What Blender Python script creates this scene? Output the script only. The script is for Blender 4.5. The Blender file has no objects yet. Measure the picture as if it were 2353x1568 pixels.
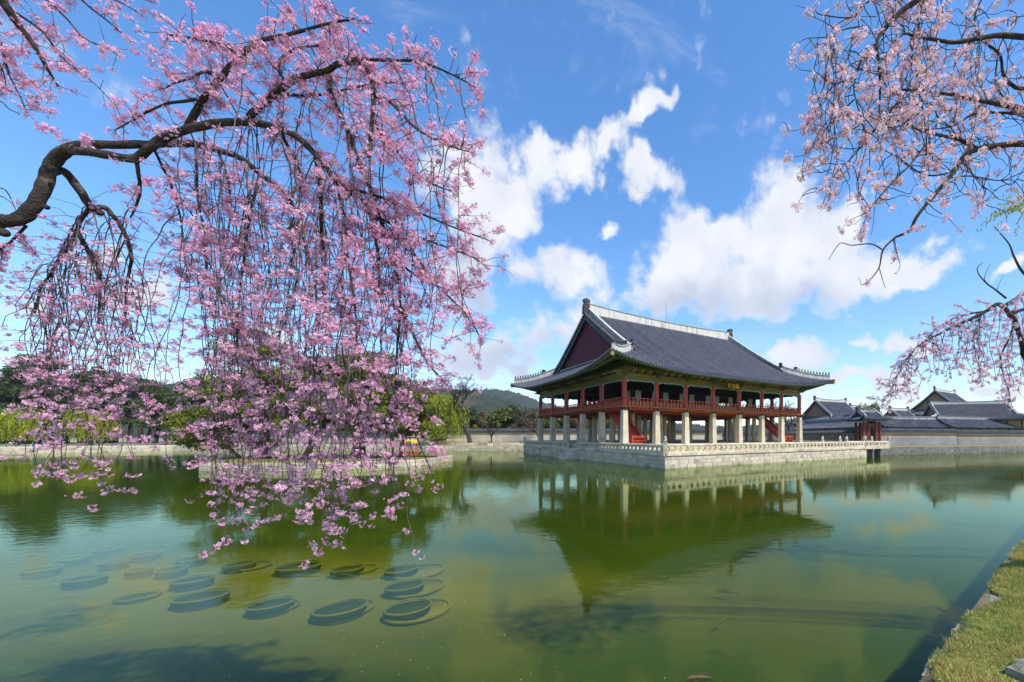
import bpy, bmesh, math, random
import numpy as np
from mathutils import Vector, Matrix, Euler
from mathutils.geometry import tessellate_polygon

# ------------------------------------------------------------------ camera
S = bpy.context.scene
C = S.collection
CAM_H = 3.14
FPX, CX, HZ = 951.3, 1507.4, 1001.9          # focal length, principal column and horizon row of a 2353 px wide view
cam_d = bpy.data.cameras.new('camera')
cam_d.sensor_width = 36.0
cam_d.lens = 36.0 * FPX / 2353.0
cam_d.shift_x = -(CX - 1176.5) / 2353.0
cam_d.shift_y = (HZ - 784.0) / 2353.0
cam_d.clip_start = 0.05
cam_d.clip_end = 12000
cam = bpy.data.objects.new('camera', cam_d)
C.objects.link(cam)
cam.location = (0, 0, CAM_H)
cam.rotation_euler = (math.pi / 2, 0, 0)
S.camera = cam
S.view_settings.view_transform = 'Standard'
S.view_settings.look = 'None'
S.view_settings.exposure = 0.50
S.view_settings.gamma = 1.0
S.view_settings.use_curve_mapping = False
S.cycles.use_denoising = True
S.cycles.max_bounces = 8
S.cycles.transparent_max_bounces = 16
S.cycles.diffuse_bounces = 3
S.cycles.glossy_bounces = 3
S.cycles.caustics_reflective = False
S.cycles.caustics_refractive = False


def spot(x, y, d):
    """world point seen at column x, row y (2353 px wide view) at distance d along the view axis"""
    return Vector(((x - CX) / FPX * d, d, CAM_H + (HZ - y) / FPX * d))


def ground_spot(x, y, z):
    d = (CAM_H - z) * FPX / (y - HZ)
    return spot(x, y, d)


# ------------------------------------------------------------------ sun and sky
SUN_AZ, SUN_EL = math.radians(127), math.radians(52)
sd = bpy.data.lights.new('sun', 'SUN')
sd.energy = 4.0
sd.angle = math.radians(0.9)
sd.color = (1.0, 0.94, 0.85)
sun = bpy.data.objects.new('sun', sd)
C.objects.link(sun)
sdir = Vector((math.sin(SUN_AZ) * math.cos(SUN_EL), math.cos(SUN_AZ) * math.cos(SUN_EL), math.sin(SUN_EL)))
sun.rotation_euler = sdir.to_track_quat('Z', 'Y').to_euler()
sun.location = (40, -40, 80)

W = bpy.data.worlds.new('World')
S.world = W
W.use_nodes = True
wt = W.node_tree
wt.nodes.clear()


def wn(t, **k):
    n = wt.nodes.new(t)
    for a, b in k.items():
        setattr(n, a, b)
    return n


def wm(op, a, b=None, c=None, clamp=False):
    n = wn('ShaderNodeMath', operation=op, use_clamp=clamp)
    for i, v in enumerate((a, b, c)):
        if v is None:
            continue
        if isinstance(v, (int, float)):
            n.inputs[i].default_value = v
        else:
            wt.links.new(v, n.inputs[i])
    return n.outputs[0]


sky = wn('ShaderNodeTexSky', sky_type='NISHITA')
sky.sun_disc = False
sky.sun_elevation = SUN_EL
sky.sun_rotation = SUN_AZ
sky.altitude = 60
sky.air_density = 1.0
sky.dust_density = 0.35
sky.ozone_density = 1.6
hsv = wn('ShaderNodeHueSaturation')
hsv.inputs['Hue'].default_value = 0.503
hsv.inputs['Saturation'].default_value = 1.31
hsv.inputs['Value'].default_value = 1.26
wt.links.new(sky.outputs[0], hsv.inputs['Color'])
bg_sky = wn('ShaderNodeBackground')
bg_sky.inputs[1].default_value = 0.15
wt.links.new(hsv.outputs[0], bg_sky.inputs[0])

tc = wn('ShaderNodeTexCoord')
sep = wn('ShaderNodeSeparateXYZ')
wt.links.new(tc.outputs['Generated'], sep.inputs[0])
az = wm('ARCTAN2', sep.outputs[0], sep.outputs[1])
el = wm('ARCSINE', sep.outputs[2])
comb = wn('ShaderNodeCombineXYZ')
wt.links.new(az, comb.inputs[0])
wt.links.new(el, comb.inputs[1])
sky_q = comb.outputs[0]
sky_p = sky_q


def warp(src, scale, amp, off):
    mp = wn('ShaderNodeMapping')
    mp.inputs['Location'].default_value = off
    wt.links.new(src, mp.inputs[0])
    n = wn('ShaderNodeTexNoise')
    n.noise_dimensions = '2D'
    n.inputs['Scale'].default_value = scale
    n.inputs['Detail'].default_value = 7
    n.inputs['Roughness'].default_value = .56
    wt.links.new(mp.outputs[0], n.inputs['Vector'])
    s = wn('ShaderNodeVectorMath', operation='SUBTRACT')
    wt.links.new(n.outputs['Color'], s.inputs[0])
    s.inputs[1].default_value = (.5, .5, .5)
    m = wn('ShaderNodeVectorMath', operation='MULTIPLY_ADD')
    wt.links.new(s.outputs[0], m.inputs[0])
    m.inputs[1].default_value = (amp, amp, 0)
    wt.links.new(src, m.inputs[2])
    return m.outputs[0]


sky_w = warp(sky_q, 7.0, .17, (3.1, 5.7, 0))


def azel(x, y):
    X, Z = (x - CX) / FPX, (HZ - y) / FPX
    return math.atan(X), math.atan2(Z, math.hypot(X, 1))


def blob(x, y, rx, ry, rot=0.0, gain=1.0, raw=None):
    if raw:
        a, e, ra, re = raw
    else:
        a, e = azel(x, y)
        ra = rx / FPX * math.cos(a) ** 2
        re = ry / FPX * math.cos(a) * math.cos(e) ** 2
    mp = wn('ShaderNodeMapping', vector_type='TEXTURE')
    mp.inputs['Location'].default_value = (a, e, 0)
    mp.inputs['Rotation'].default_value = (0, 0, math.radians(rot))
    mp.inputs['Scale'].default_value = (ra, re, 1)
    wt.links.new(sky_w, mp.inputs[0])
    ln = wn('ShaderNodeVectorMath', operation='LENGTH')
    wt.links.new(mp.outputs[0], ln.inputs[0])
    return wm('MULTIPLY_ADD', ln.outputs['Value'], -gain, gain, clamp=True)


def union(vals):
    r = vals[0]
    for v in vals[1:]:
        r = wm('SMOOTH_MAX', r, v, 0.25)
    return r


def noise(scale, detail, rough, dist=0.0, off=(0, 0, 0), sx=1.0):
    mp = wn('ShaderNodeMapping')
    mp.inputs['Location'].default_value = off
    mp.inputs['Scale'].default_value = (1.0, sx, 1.0)
    wt.links.new(sky_p, mp.inputs[0])
    n = wn('ShaderNodeTexNoise')
    n.noise_dimensions = '2D'
    n.inputs['Scale'].default_value = scale
    n.inputs['Detail'].default_value = detail
    n.inputs['Roughness'].default_value = rough
    n.inputs['Distortion'].default_value = dist
    wt.links.new(mp.outputs[0], n.inputs['Vector'])
    return n.outputs[0]


clouds = [  # columns, rows, half widths, half heights, tilt: the cumulus groups over the pond
    (1800, 545, 240, 190, 0), (1640, 600, 230, 190, 0), (1540, 660, 180, 120, 0), (1740, 660, 330, 120, 0),
    (1930, 520, 120, 150, 0), (2080, 610, 160, 75, 8), (1980, 630, 170, 100, 0), (1800, 500, 130, 110, 0), (1650, 520, 120, 110, 0),
    (1500, 205, 100, 60, 15), (1455, 265, 110, 75, 30), (1385, 335, 150, 75, 25), (1290, 395, 190, 85, 20), (1480, 400, 110, 85, -35),
    (1180, 450, 190, 120, 10), (1090, 430, 170, 140, 0), (1120, 540, 170, 120, 0), (1060, 640, 130, 130, 0), (1300, 625, 150, 110, 0),
    (1390, 520, 70, 45, 20), (1230, 770, 230, 90, 12), (1090, 820, 210, 100, 0), (1350, 730, 130, 80, 20), (1800, 830, 130, 60, 0),
    (20, 720, 130, 120, 0), (330, 690, 110, 65, 0), (210, 560, 110, 60, 0), (620, 800, 120, 70, 0),
    (2080, 800, 110, 45, 10), (1990, 805, 60, 30, 0), (2280, 890, 140, 45, 0), (2040, 900, 150, 40, 0), (2340, 590, 60, 45, 0), (1960, 880, 200, 40, 0),
]
shade = [(1600, 705, 330, 85, 5), (1850, 690, 220, 70, 0), (1090, 690, 190, 120, 0), (1250, 690, 130, 60, 0), (1230, 840, 300, 90, 0), (1060, 560, 150, 90, 0)]
cv = [blob(*c, gain=1.5 if i < 9 else 1.15) for i, c in enumerate(clouds)]
for a, e, ra, re in [(1.9, .45, .5, .25), (2.5, .3, .45, .2), (-2.0, .4, .5, .22), (-2.7, .55, .4, .3), (3.0, .25, .5, .15), (1.35, .22, .25, .12), (-1.4, .25, .3, .16)]:
    cv.append(blob(0, 0, 0, 0, raw=(a, e, ra, re)))
field = union(cv)
n1 = noise(5.0, 12, 0.60, 0.25, (1.3, 4.2, 0), 1.15)
n2 = noise(11.0, 5, 0.5, 0.2, (7.3, 2.2, 0))
mpv = wn('ShaderNodeMapping')
mpv.inputs['Location'].default_value = (2.0, 9.0, 0)
wt.links.new(sky_p, mpv.inputs[0])
vor = wn('ShaderNodeTexVoronoi', feature='SMOOTH_F1')
vor.voronoi_dimensions = '2D'
vor.inputs['Scale'].default_value = 17
vor.inputs['Detail'].default_value = 3
vor.inputs['Roughness'].default_value = 0.55
vor.inputs['Smoothness'].default_value = 0.35
wt.links.new(mpv.outputs[0], vor.inputs['Vector'])
puff = wm('MULTIPLY_ADD', vor.outputs['Distance'], -0.60, 0.26)
nn = wm('ADD', wm('MULTIPLY_ADD', n1, 1.9, -0.95), puff)
cov0 = wm('ADD', wm('MULTIPLY_ADD', field, 1.75, -0.38), wm('MULTIPLY', nn, 1.0))
mr = wn('ShaderNodeMapRange', interpolation_type='SMOOTHSTEP')
mr.inputs['From Min'].default_value = -0.06
mr.inputs['From Max'].default_value = 0.92
wt.links.new(cov0, mr.inputs['Value'])
wisp = noise(3.2, 10, 0.62, 0.5, (0.4, 1.9, 0), 2.2)
wm_ = wn('ShaderNodeMapRange', interpolation_type='SMOOTHSTEP')
wm_.inputs['From Min'].default_value = 0.55
wm_.inputs['From Max'].default_value = 0.80
wm_.inputs['To Max'].default_value = 0.22
wt.links.new(wisp, wm_.inputs['Value'])
cover = wm('MULTIPLY', wm('MAXIMUM', mr.outputs[0], wm_.outputs[0]), 0.97)
# never below the horizon
hz = wn('ShaderNodeMapRange')
hz.inputs['From Min'].default_value = -0.02
hz.inputs['From Max'].default_value = 0.03
wt.links.new(el, hz.inputs['Value'])
cover = wm('MULTIPLY', cover, hz.outputs[0])
sh = union([blob(*c) for c in shade])
shn = wm('MULTIPLY', wm('ADD', sh, wm('MULTIPLY_ADD', n2, 0.5, -0.24), clamp=True), 1.0, clamp=True)
inner = wn('ShaderNodeMapRange', interpolation_type='SMOOTHSTEP')
inner.inputs['From Min'].default_value = 0.05
inner.inputs['From Max'].default_value = 0.75
wt.links.new(cov0, inner.inputs['Value'])
grey = wm('MULTIPLY', wm('ADD', shn, wm('MULTIPLY_ADD', n2, 0.45, -0.18), clamp=True), inner.outputs[0], clamp=True)
ramp = wn('ShaderNodeMix', data_type='RGBA')
wt.links.new(grey, ramp.inputs[0])
ramp.inputs[6].default_value = (0.86, 0.86, 0.88, 1)
ramp.inputs[7].default_value = (0.48, 0.53, 0.66, 1)
bg_c = wn('ShaderNodeBackground')
wt.links.new(ramp.outputs[2], bg_c.inputs[0])
bg_c.inputs[1].default_value = 0.84
mixs = wn('ShaderNodeMixShader')
wt.links.new(cover, mixs.inputs[0])
wt.links.new(bg_sky.outputs[0], mixs.inputs[1])
wt.links.new(bg_c.outputs[0], mixs.inputs[2])
wo = wn('ShaderNodeOutputWorld')
wt.links.new(mixs.outputs[0], wo.inputs[0])
W.cycles.sampling_method = 'MANUAL'
W.cycles.sample_map_resolution = 512

# ------------------------------------------------------------------ materials
MATS = {}


def mat(name, c1, c2=None, rough=0.8, scale=4.0, detail=5, bump=0.0, bscale=None, spec=0.3, stretch=(1, 1, 1), lo=0.35, hi=0.65,
        c3=None, s3=1.0, lo3=0.55, hi3=0.7, trans=0.0, attr=None, island=0.0, metallic=0.0):
    """principled surface whose colour wanders between c1 and c2, with stains of c3"""
    m = bpy.data.materials.new(name)
    m.use_nodes = True
    nt = m.node_tree
    b = nt.nodes['Principled BSDF']
    b.inputs['Roughness'].default_value = rough
    b.inputs['Specular IOR Level'].default_value = spec
    b.inputs['Metallic'].default_value = metallic
    t = nt.nodes.new('ShaderNodeTexCoord')
    mp = nt.nodes.new('ShaderNodeMapping')
    mp.inputs['Scale'].default_value = stretch
    # alike pieces that share a mesh still differ: the pattern is shifted by a random amount per object
    oi = nt.nodes.new('ShaderNodeObjectInfo')
    sc_ = nt.nodes.new('ShaderNodeVectorMath')
    sc_.operation = 'SCALE'
    nt.links.new(oi.outputs['Random'], sc_.inputs['Scale'])
    sc_.inputs[0].default_value = (37.0, 91.0, 53.0)
    ad = nt.nodes.new('ShaderNodeVectorMath')
    ad.operation = 'ADD'
    nt.links.new(t.outputs['Object'], ad.inputs[0])
    nt.links.new(sc_.outputs[0], ad.inputs[1])
    nt.links.new(ad.outputs[0], mp.inputs[0])

    def nz(sc, dt):
        n = nt.nodes.new('ShaderNodeTexNoise')
        n.inputs['Scale'].default_value = sc
        n.inputs['Detail'].default_value = dt
        nt.links.new(mp.outputs[0], n.inputs['Vector'])
        return n.outputs[0]

    def rng_(v, a, bb):
        r = nt.nodes.new('ShaderNodeMapRange')
        r.inputs['From Min'].default_value = a
        r.inputs['From Max'].default_value = bb
        nt.links.new(v, r.inputs['Value'])
        return r.outputs[0]
    col = None
    base = nt.nodes.new('ShaderNodeMix')
    base.data_type = 'RGBA'
    base.inputs[6].default_value = (*c1, 1)
    base.inputs[7].default_value = (*(c2 or c1), 1)
    f = nz(scale, detail)
    nt.links.new(rng_(f, lo, hi), base.inputs[0])
    col = base.outputs[2]
    if c3:
        mx = nt.nodes.new('ShaderNodeMix')
        mx.data_type = 'RGBA'
        nt.links.new(rng_(nz(s3, 6), lo3, hi3), mx.inputs[0])
        nt.links.new(col, mx.inputs[6])
        mx.inputs[7].default_value = (*c3, 1)
        col = mx.outputs[2]
    if island:
        r = nt.nodes.new('ShaderNodeHueSaturation')
        mm = nt.nodes.new('ShaderNodeMath')
        mm.operation = 'MULTIPLY_ADD'
        nt.links.new(oi.outputs['Random'], mm.inputs[0])
        mm.inputs[1].default_value = island
        mm.inputs[2].default_value = 1 - island / 2
        nt.links.new(mm.outputs[0], r.inputs['Value'])
        nt.links.new(col, r.inputs['Color'])
        col = r.outputs[0]
    if attr:
        at = nt.nodes.new('ShaderNodeAttribute')
        at.attribute_name = attr
        mu = nt.nodes.new('ShaderNodeMix')
        mu.data_type = 'RGBA'
        mu.blend_type = 'MULTIPLY'
        mu.inputs[0].default_value = 1.0
        nt.links.new(col, mu.inputs[6])
        nt.links.new(at.outputs['Color'], mu.inputs[7])
        col = mu.outputs[2]
    nt.links.new(col, b.inputs['Base Color'])
    if bump:
        bp = nt.nodes.new('ShaderNodeBump')
        bp.inputs['Strength'].default_value = min(1.0, bump)
        bp.inputs['Distance'].default_value = 0.03
        nt.links.new(nz(bscale or scale * 4, 6), bp.inputs['Height'])
        nt.links.new(bp.outputs[0], b.inputs['Normal'])
    if trans:
        tr = nt.nodes.new('ShaderNodeBsdfTranslucent')
        nt.links.new(col, tr.inputs[0])
        ms = nt.nodes.new('ShaderNodeMixShader')
        ms.inputs[0].default_value = trans
        nt.links.new(b.outputs[0], ms.inputs[1])
        nt.links.new(tr.outputs[0], ms.inputs[2])
        nt.links.new(ms.outputs[0], nt.nodes['Material Output'].inputs[0])
    MATS[name] = m
    return m


mat('granite', (.60, .52, .38), (.44, .38, .28), .85, 1.6, c3=(.24, .21, .17), s3=.7, lo3=.56, hi3=.72, bump=.35, bscale=14, island=.28)
mat('granite_pillar', (.58, .51, .40), (.47, .415, .33), .85, 1.1, c3=(.38, .26, .11), s3=.42, lo3=.55, hi3=.74, bump=.2, bscale=16, island=.12)
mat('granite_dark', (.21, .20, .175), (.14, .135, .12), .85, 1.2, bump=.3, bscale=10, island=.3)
mat('statue_stone', (.55, .52, .45), (.42, .40, .35), .85, 6, bump=.3)
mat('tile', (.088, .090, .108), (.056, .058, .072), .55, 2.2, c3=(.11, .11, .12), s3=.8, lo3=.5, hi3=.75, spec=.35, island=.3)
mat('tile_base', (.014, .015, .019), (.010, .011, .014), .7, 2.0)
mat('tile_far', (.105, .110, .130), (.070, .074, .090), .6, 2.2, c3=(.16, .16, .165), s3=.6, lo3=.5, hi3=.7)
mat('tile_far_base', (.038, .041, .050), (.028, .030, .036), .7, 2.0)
mat('plaster', (.60, .58, .53), (.47, .455, .41), .85, 1.5, c3=(.20, .18, .14), s3=2.2, lo3=.58, hi3=.74, stretch=(1, 1, .18))
mat('plaster_cap', (.50, .49, .46), (.36, .35, .33), .85, 2)
mat('plaster_grey', (.30, .30, .30), (.22, .22, .22), .85, 1.5, c3=(.45, .44, .41), s3=1.2)
mat('red_wood', (.46, .062, .045), (.36, .046, .036), .6, 3, stretch=(1, 1, .3), spec=.35)
mat('gate_wood', (.17, .035, .030), (.12, .028, .026), .6, 3)
mat('stone_moss', (.30, .28, .22), (.20, .19, .13), .9, 3, c3=(.16, .15, .04), s3=2.2, lo3=.48, hi3=.6, bump=.6, bscale=20, island=.3)
mat('mud', (.20, .155, .055), (.15, .12, .045), .95, 1.2, c3=(.09, .08, .03), s3=.8)
mat('red_bright', (.50, .085, .040), (.40, .065, .03), .6, 3)
mat('maroon_plank', (.115, .028, .042), (.085, .020, .034), .75, 2, stretch=(3, 3, .15), island=.25)
mat('ochre_wood', (.38, .25, .10), (.27, .17, .07), .7, 3)
mat('orange_wood', (.36, .135, .040), (.26, .09, .028), .65, 2.5, stretch=(1, .2, 1))
mat('green_paint', (.085, .165, .085), (.055, .115, .065), .7, 5, c3=(.10, .075, .035), s3=3.0)
mat('green_beam', (.17, .19, .075), (.10, .14, .06), .7, 3, c3=(.26, .17, .055), s3=1.6, lo3=.50, hi3=.62)
mat('teal_trim', (.10, .34, .28), (.30, .30, .38), .7, 4.0, lo=.45, hi=.55, c3=(.50, .46, .42), s3=6.0, lo3=.55, hi3=.6)
mat('rafter_end', (.68, .56, .30), (.56, .46, .24), .7, 6)
mat('white_dot', (.62, .60, .55), None, .7)
mat('black_paint', (.012, .013, .018), (.02, .02, .028), .5, 3)
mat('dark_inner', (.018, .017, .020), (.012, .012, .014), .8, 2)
mat('grey_panel', (.42, .40, .36), (.36, .34, .31), .8, 1)
mat('gold', (.95, .58, .04), (.88, .50, .03), .35, 8)
mat('figure_stone', (.055, .055, .055), (.035, .035, .036), .8, 8)
mat('brick_grey', (.25, .255, .26), (.19, .195, .205), .85, .6, c3=(.33, .335, .34), s3=1.5, bump=.2, bscale=4, island=.22)
mat('brick_red', (.30, .16, .10), (.24, .125, .085), .85, .8, c3=(.36, .24, .17), s3=2.0, bump=.2, bscale=4, island=.22)
mat('brick_pale', (.66, .60, .52), (.56, .50, .43), .85, .5, c3=(.40, .36, .30), s3=.7, lo3=.56, hi3=.72, bump=.2, bscale=4, island=.2)
mat('brick_brown', (.36, .21, .135), (.30, .17, .115), .85, 1.5)
mat('earth', (.30, .25, .165), (.235, .20, .13), .95, .6, bump=.3, bscale=3)
mat('path', (.58, .53, .43), (.50, .455, .37), .95, .4)
mat('turf', (.24, .20, .045), (.17, .165, .035), .95, 1.2, c3=(.30, .22, .07), s3=.5, bump=.5, bscale=20)
mat('turf_bright', (.42, .36, .050), (.30, .30, .045), .95, .7)
mat('soil', (.16, .125, .075), (.11, .09, .05), .95, 4, bump=.6, bscale=30)
mat('grass_blade', (.33, .34, .07), (.20, .27, .045), .75, 1.3, trans=.25, attr='tint')
mat('bark', (.058, .043, .034), (.028, .022, .019), .9, 9, c3=(.13, .105, .085), s3=6, lo3=.56, hi3=.66, bump=1.0, bscale=42, stretch=(1, 1, 1.6))
mat('twig', (.085, .062, .052), (.050, .038, .035), .85, 8, c3=(.16, .14, .13), s3=3)
mat('petal', (.97, .71, .86), (.94, .60, .80), .6, 3.0, spec=.2, trans=.38, attr='tint')
mat('petal_pale', (.98, .88, .87), (.97, .80, .81), .6, 3.0, spec=.2, trans=.38, attr='tint')
mat('calyx', (.20, .035, .040), (.12, .05, .02), .7, 20)
mat('bud_leaf', (.24, .22, .05), (.17, .15, .04), .7, 20)
mat('pine_bark', (.20, .10, .06), (.10, .06, .045), .9, 3, bump=.6)
mat('dark_bark', (.07, .058, .048), (.045, .038, .033), .9, 3, bump=.6)
mat('needle_dark', (.075, .112, .030), (.045, .074, .020), .7, .5, trans=.15, attr='tint')
mat('needle', (.20, .215, .028), (.125, .155, .022), .7, .5, trans=.2, attr='tint')
mat('leaf_willow', (.40, .42, .030), (.30, .36, .024), .7, .5, trans=.35, attr='tint')
mat('leaf_mid', (.15, .17, .035), (.10, .13, .028), .7, .4, trans=.2, attr='tint')
mat('leaf_spring', (.26, .28, .055), (.19, .23, .04), .7, .4, trans=.3, attr='tint')
mat('leaf_brown', (.19, .135, .06), (.14, .10, .05), .8, .4, trans=.2, attr='tint')
mat('leaf_gold', (.42, .30, .02), (.34, .24, .02), .8, .4, trans=.3, attr='tint')
mat('hill_wood', (.030, .042, .020), (.014, .024, .012), .95, .06, detail=8, c3=(.065, .055, .038), s3=.02, lo3=.52, hi3=.66, bump=1.0, bscale=.12)
mat('hill_rock', (.24, .22, .18), (.05, .06, .035), .95, .02, detail=8)
mat('pot', (.06, .05, .04), (.045, .038, .03), .8, 3)
mat('pot_rim', (.30, .21, .10), (.22, .155, .075), .8, 4)
mat('pot_soil', (.014, .012, .010), (.008, .008, .007), .9, 3)
mat('carp', (.10, .075, .035), (.055, .045, .025), .5, 14)
mat('carp_dark', (.045, .045, .035), (.030, .030, .025), .5, 14)
mat('boat_yellow', (.72, .52, .02), None, .5)
mat('boat_red', (.48, .10, .03), (.40, .08, .03), .5, 3)
mat('fence_green', (.06, .18, .14), None, .5)
mat('skin', (.55, .36, .26), None, .6)
mat('hair', (.03, .025, .022), None, .6)
mat('cloth_pink', (.80, .04, .22), None, .8)
mat('cloth_navy', (.03, .05, .14), None, .8)
mat('cloth_jeans', (.05, .10, .28), None, .8)
mat('cloth_dark', (.04, .04, .045), None, .8)
mat('cloth_white', (.7, .7, .68), None, .8)
mat('box_white', (.75, .74, .70), None, .6)
mat('dirt_bed', (.052, .068, .016), (.034, .048, .011), .95, .25)


# ------------------------------------------------------------------ mesh helpers
class MB:
    def __init__(self):
        self.v, self.f, self.m = [], [], []

    def add(self, vs, fs, mi=0, mtx=None):
        o = len(self.v)
        if mtx is not None:
            vs = [mtx @ Vector(p) for p in vs]
        self.v.extend([tuple(p) for p in vs])
        self.f.extend([tuple(i + o for i in f) for f in fs])
        self.m.extend([mi] * len(fs))
        return self

    def box(self, c, s, mi=0, mtx=None, taper=1.0):
        x, y, z = (k / 2 for k in s)
        vs = []
        for dz, t in ((-z, 1.0), (z, taper)):
            for dx, dy in ((-x, -y), (x, -y), (x, y), (-x, y)):
                vs.append(Vector((c[0] + dx * t, c[1] + dy * t, c[2] + dz)))
        return self.add(vs, [(3, 2, 1, 0), (4, 5, 6, 7), (0, 1, 5, 4), (1, 2, 6, 5), (2, 3, 7, 6), (3, 0, 4, 7)], mi, mtx)

    def tube(self, pts, rad, n=6, mi=0, cap=True, mtx=None):
        pts = [Vector(p) for p in pts]
        if not hasattr(rad, '__len__'):
            rad = [rad] * len(pts)
        T = [(pts[min(i + 1, len(pts) - 1)] - pts[max(i - 1, 0)]).normalized() for i in range(len(pts))]
        avg = pts[-1] - pts[0]
        k = min(range(3), key=lambda i: abs(avg[i]))
        ref = Vector([1.0 if i == k else 0.0 for i in range(3)])
        vs, fs = [], []
        for p, t, r in zip(pts, T, rad):
            u = t.cross(ref)
            u = u.normalized() if u.length > 1e-6 else t.orthogonal().normalized()
            w = t.cross(u)
            for j in range(n):
                a = 2 * math.pi * j / n
                vs.append(p + (u * math.cos(a) + w * math.sin(a)) * r)
        for i in range(len(pts) - 1):
            for j in range(n):
                fs.append((i * n + j, i * n + (j + 1) % n, (i + 1) * n + (j + 1) % n, (i + 1) * n + j))
        if cap:
            fs.append(tuple(range(n - 1, -1, -1)))
            fs.append(tuple((len(pts) - 1) * n + j for j in range(n)))
        return self.add(vs, fs, mi, mtx)

    def lathe(self, prof, n=12, c=(0, 0, 0), mi=0, mtx=None, sx=1.0, sy=1.0):
        vs, fs = [], []
        for r, z in prof:
            for j in range(n):
                a = 2 * math.pi * j / n
                vs.append((c[0] + r * math.cos(a) * sx, c[1] + r * math.sin(a) * sy, c[2] + z))
        for i in range(len(prof) - 1):
            for j in range(n):
                fs.append((i * n + j, i * n + (j + 1) % n, (i + 1) * n + (j + 1) % n, (i + 1) * n + j))
        fs.append(tuple(range(n - 1, -1, -1)))
        fs.append(tuple((len(prof) - 1) * n + j for j in range(n)))
        return self.add(vs, fs, mi, mtx)

    def blob(self, c, r, n=8, k=5, mi=0, mtx=None):
        prof = [(max(.02, math.sin(math.pi * i / k)), -math.cos(math.pi * i / k)) for i in range(k + 1)]
        vs, fs = [], []
        for q, z in prof:
            for j in range(n):
                a = 2 * math.pi * j / n
                vs.append((c[0] + q * math.cos(a) * r[0], c[1] + q * math.sin(a) * r[1], c[2] + z * r[2]))
        for i in range(k):
            for j in range(n):
                fs.append((i * n + j, i * n + (j + 1) % n, (i + 1) * n + (j + 1) % n, (i + 1) * n + j))
        return self.add(vs, fs, mi, mtx)

    def prism(self, poly, h0, h1, mi=0, mtx=None, axis='z'):
        """poly: list of 2-d points, extruded between h0 and h1 along axis"""
        def pt(p, h):
            return {'z': (p[0], p[1], h), 'y': (p[0], h, p[1]), 'x': (h, p[0], p[1])}[axis]
        n = len(poly)
        vs = [pt(p, h0) for p in poly] + [pt(p, h1) for p in poly]
        fs = [(i, (i + 1) % n, (i + 1) % n + n, i + n) for i in range(n)]
        tri = tessellate_polygon([[Vector((p[0], p[1], 0)) for p in poly]])
        for t in tri:
            fs.append(tuple(t))
            fs.append(tuple(i + n for i in reversed(t)))
        return self.add(vs, fs, mi, mtx)

    def mesh(self, name, mats, smooth=False):
        me = bpy.data.meshes.new(name)
        me.from_pydata(self.v, [], self.f)
        for m in ([mats] if isinstance(mats, str) else mats):
            me.materials.append(MATS[m])
        if self.m and max(self.m) > 0:
            me.polygons.foreach_set('material_index', self.m)
        if smooth:
            me.polygons.foreach_set('use_smooth', [True] * len(me.polygons))
        me.update()
        return me


def link(name, me, parent=None, loc=None, rotz=None, scale=None, rot=None):
    o = bpy.data.objects.new(name, me)
    C.objects.link(o)
    if parent is not None:
        o.parent = parent
    if loc is not None:
        o.location = loc
    if rotz is not None:
        o.rotation_euler = (0, 0, rotz)
    if rot is not None:
        o.rotation_euler = rot
    if scale is not None:
        o.scale = scale
    return o


def part(name, mb, mats, parent, smooth=False, kind=None, **k):
    o = link(name, mb.mesh(name, mats, smooth), parent, **k)
    if kind:
        o['kind'] = kind
    return o


def thing(name, label, cat, loc=(0, 0, 0), rotz=0.0, group=None):
    o = bpy.data.objects.new(name, None)
    o.empty_display_size = .3
    C.objects.link(o)
    o.location = loc
    o.rotation_euler = (0, 0, rotz)
    return tag(o, label, cat, group)


def tag(o, label, cat, group=None):
    o['label'] = label
    o['category'] = cat
    if group:
        o['group'] = group
    return o


def structure(name, mb, mats, smooth=False, **k):
    o = part(name, mb, mats, None, smooth, **k)
    o['kind'] = 'structure'
    return o


def np_mesh(name, verts, faces_k, mats, mat_idx=None, tint=None, smooth=False):
    """verts (n,3); faces_k (m,k) all with k corners"""
    me = bpy.data.meshes.new(name)
    n, (m, k) = len(verts), faces_k.shape
    me.vertices.add(n)
    me.vertices.foreach_set('co', np.ascontiguousarray(verts, dtype=np.float32).ravel())
    me.loops.add(m * k)
    me.loops.foreach_set('vertex_index', np.ascontiguousarray(faces_k, dtype=np.int32).ravel())
    me.polygons.add(m)
    me.polygons.foreach_set('loop_start', np.arange(0, m * k, k, dtype=np.int32))
    for q in ([mats] if isinstance(mats, str) else mats):
        me.materials.append(MATS[q])
    if mat_idx is not None:
        me.polygons.foreach_set('material_index', np.ascontiguousarray(mat_idx, dtype=np.int32))
    if tint is not None:
        at = me.color_attributes.new('tint', 'FLOAT_COLOR', 'POINT')
        at.data.foreach_set('color', np.ascontiguousarray(np.concatenate([tint, np.ones((n, 1))], 1), dtype=np.float32).ravel())
    me.update(calc_edges=True)
    if smooth:
        me.polygons.foreach_set('use_smooth', [True] * m)
    return me


def unit(a):
    return a / np.maximum(np.linalg.norm(a, axis=-1, keepdims=True), 1e-9)


def rand_dirs(rng, n):
    return unit(rng.normal(size=(n, 3)))
# ------------------------------------------------------------------ pond, ground, banks
GZ = 1.0
POND = [(-1.0, .56), (2.24, 3.6), (7.95, 8.95), (60, 57.7), (85, 84), (72, 80.5), (36.5, 68), (30, 98), (-28, 90), (-105, 90), (-118, 74.7), (-127, 74), (-8, 2.6)]
OUTER = [(-3400, -340), (3000, -340), (3000, 2520), (-3400, 2520)]


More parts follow.
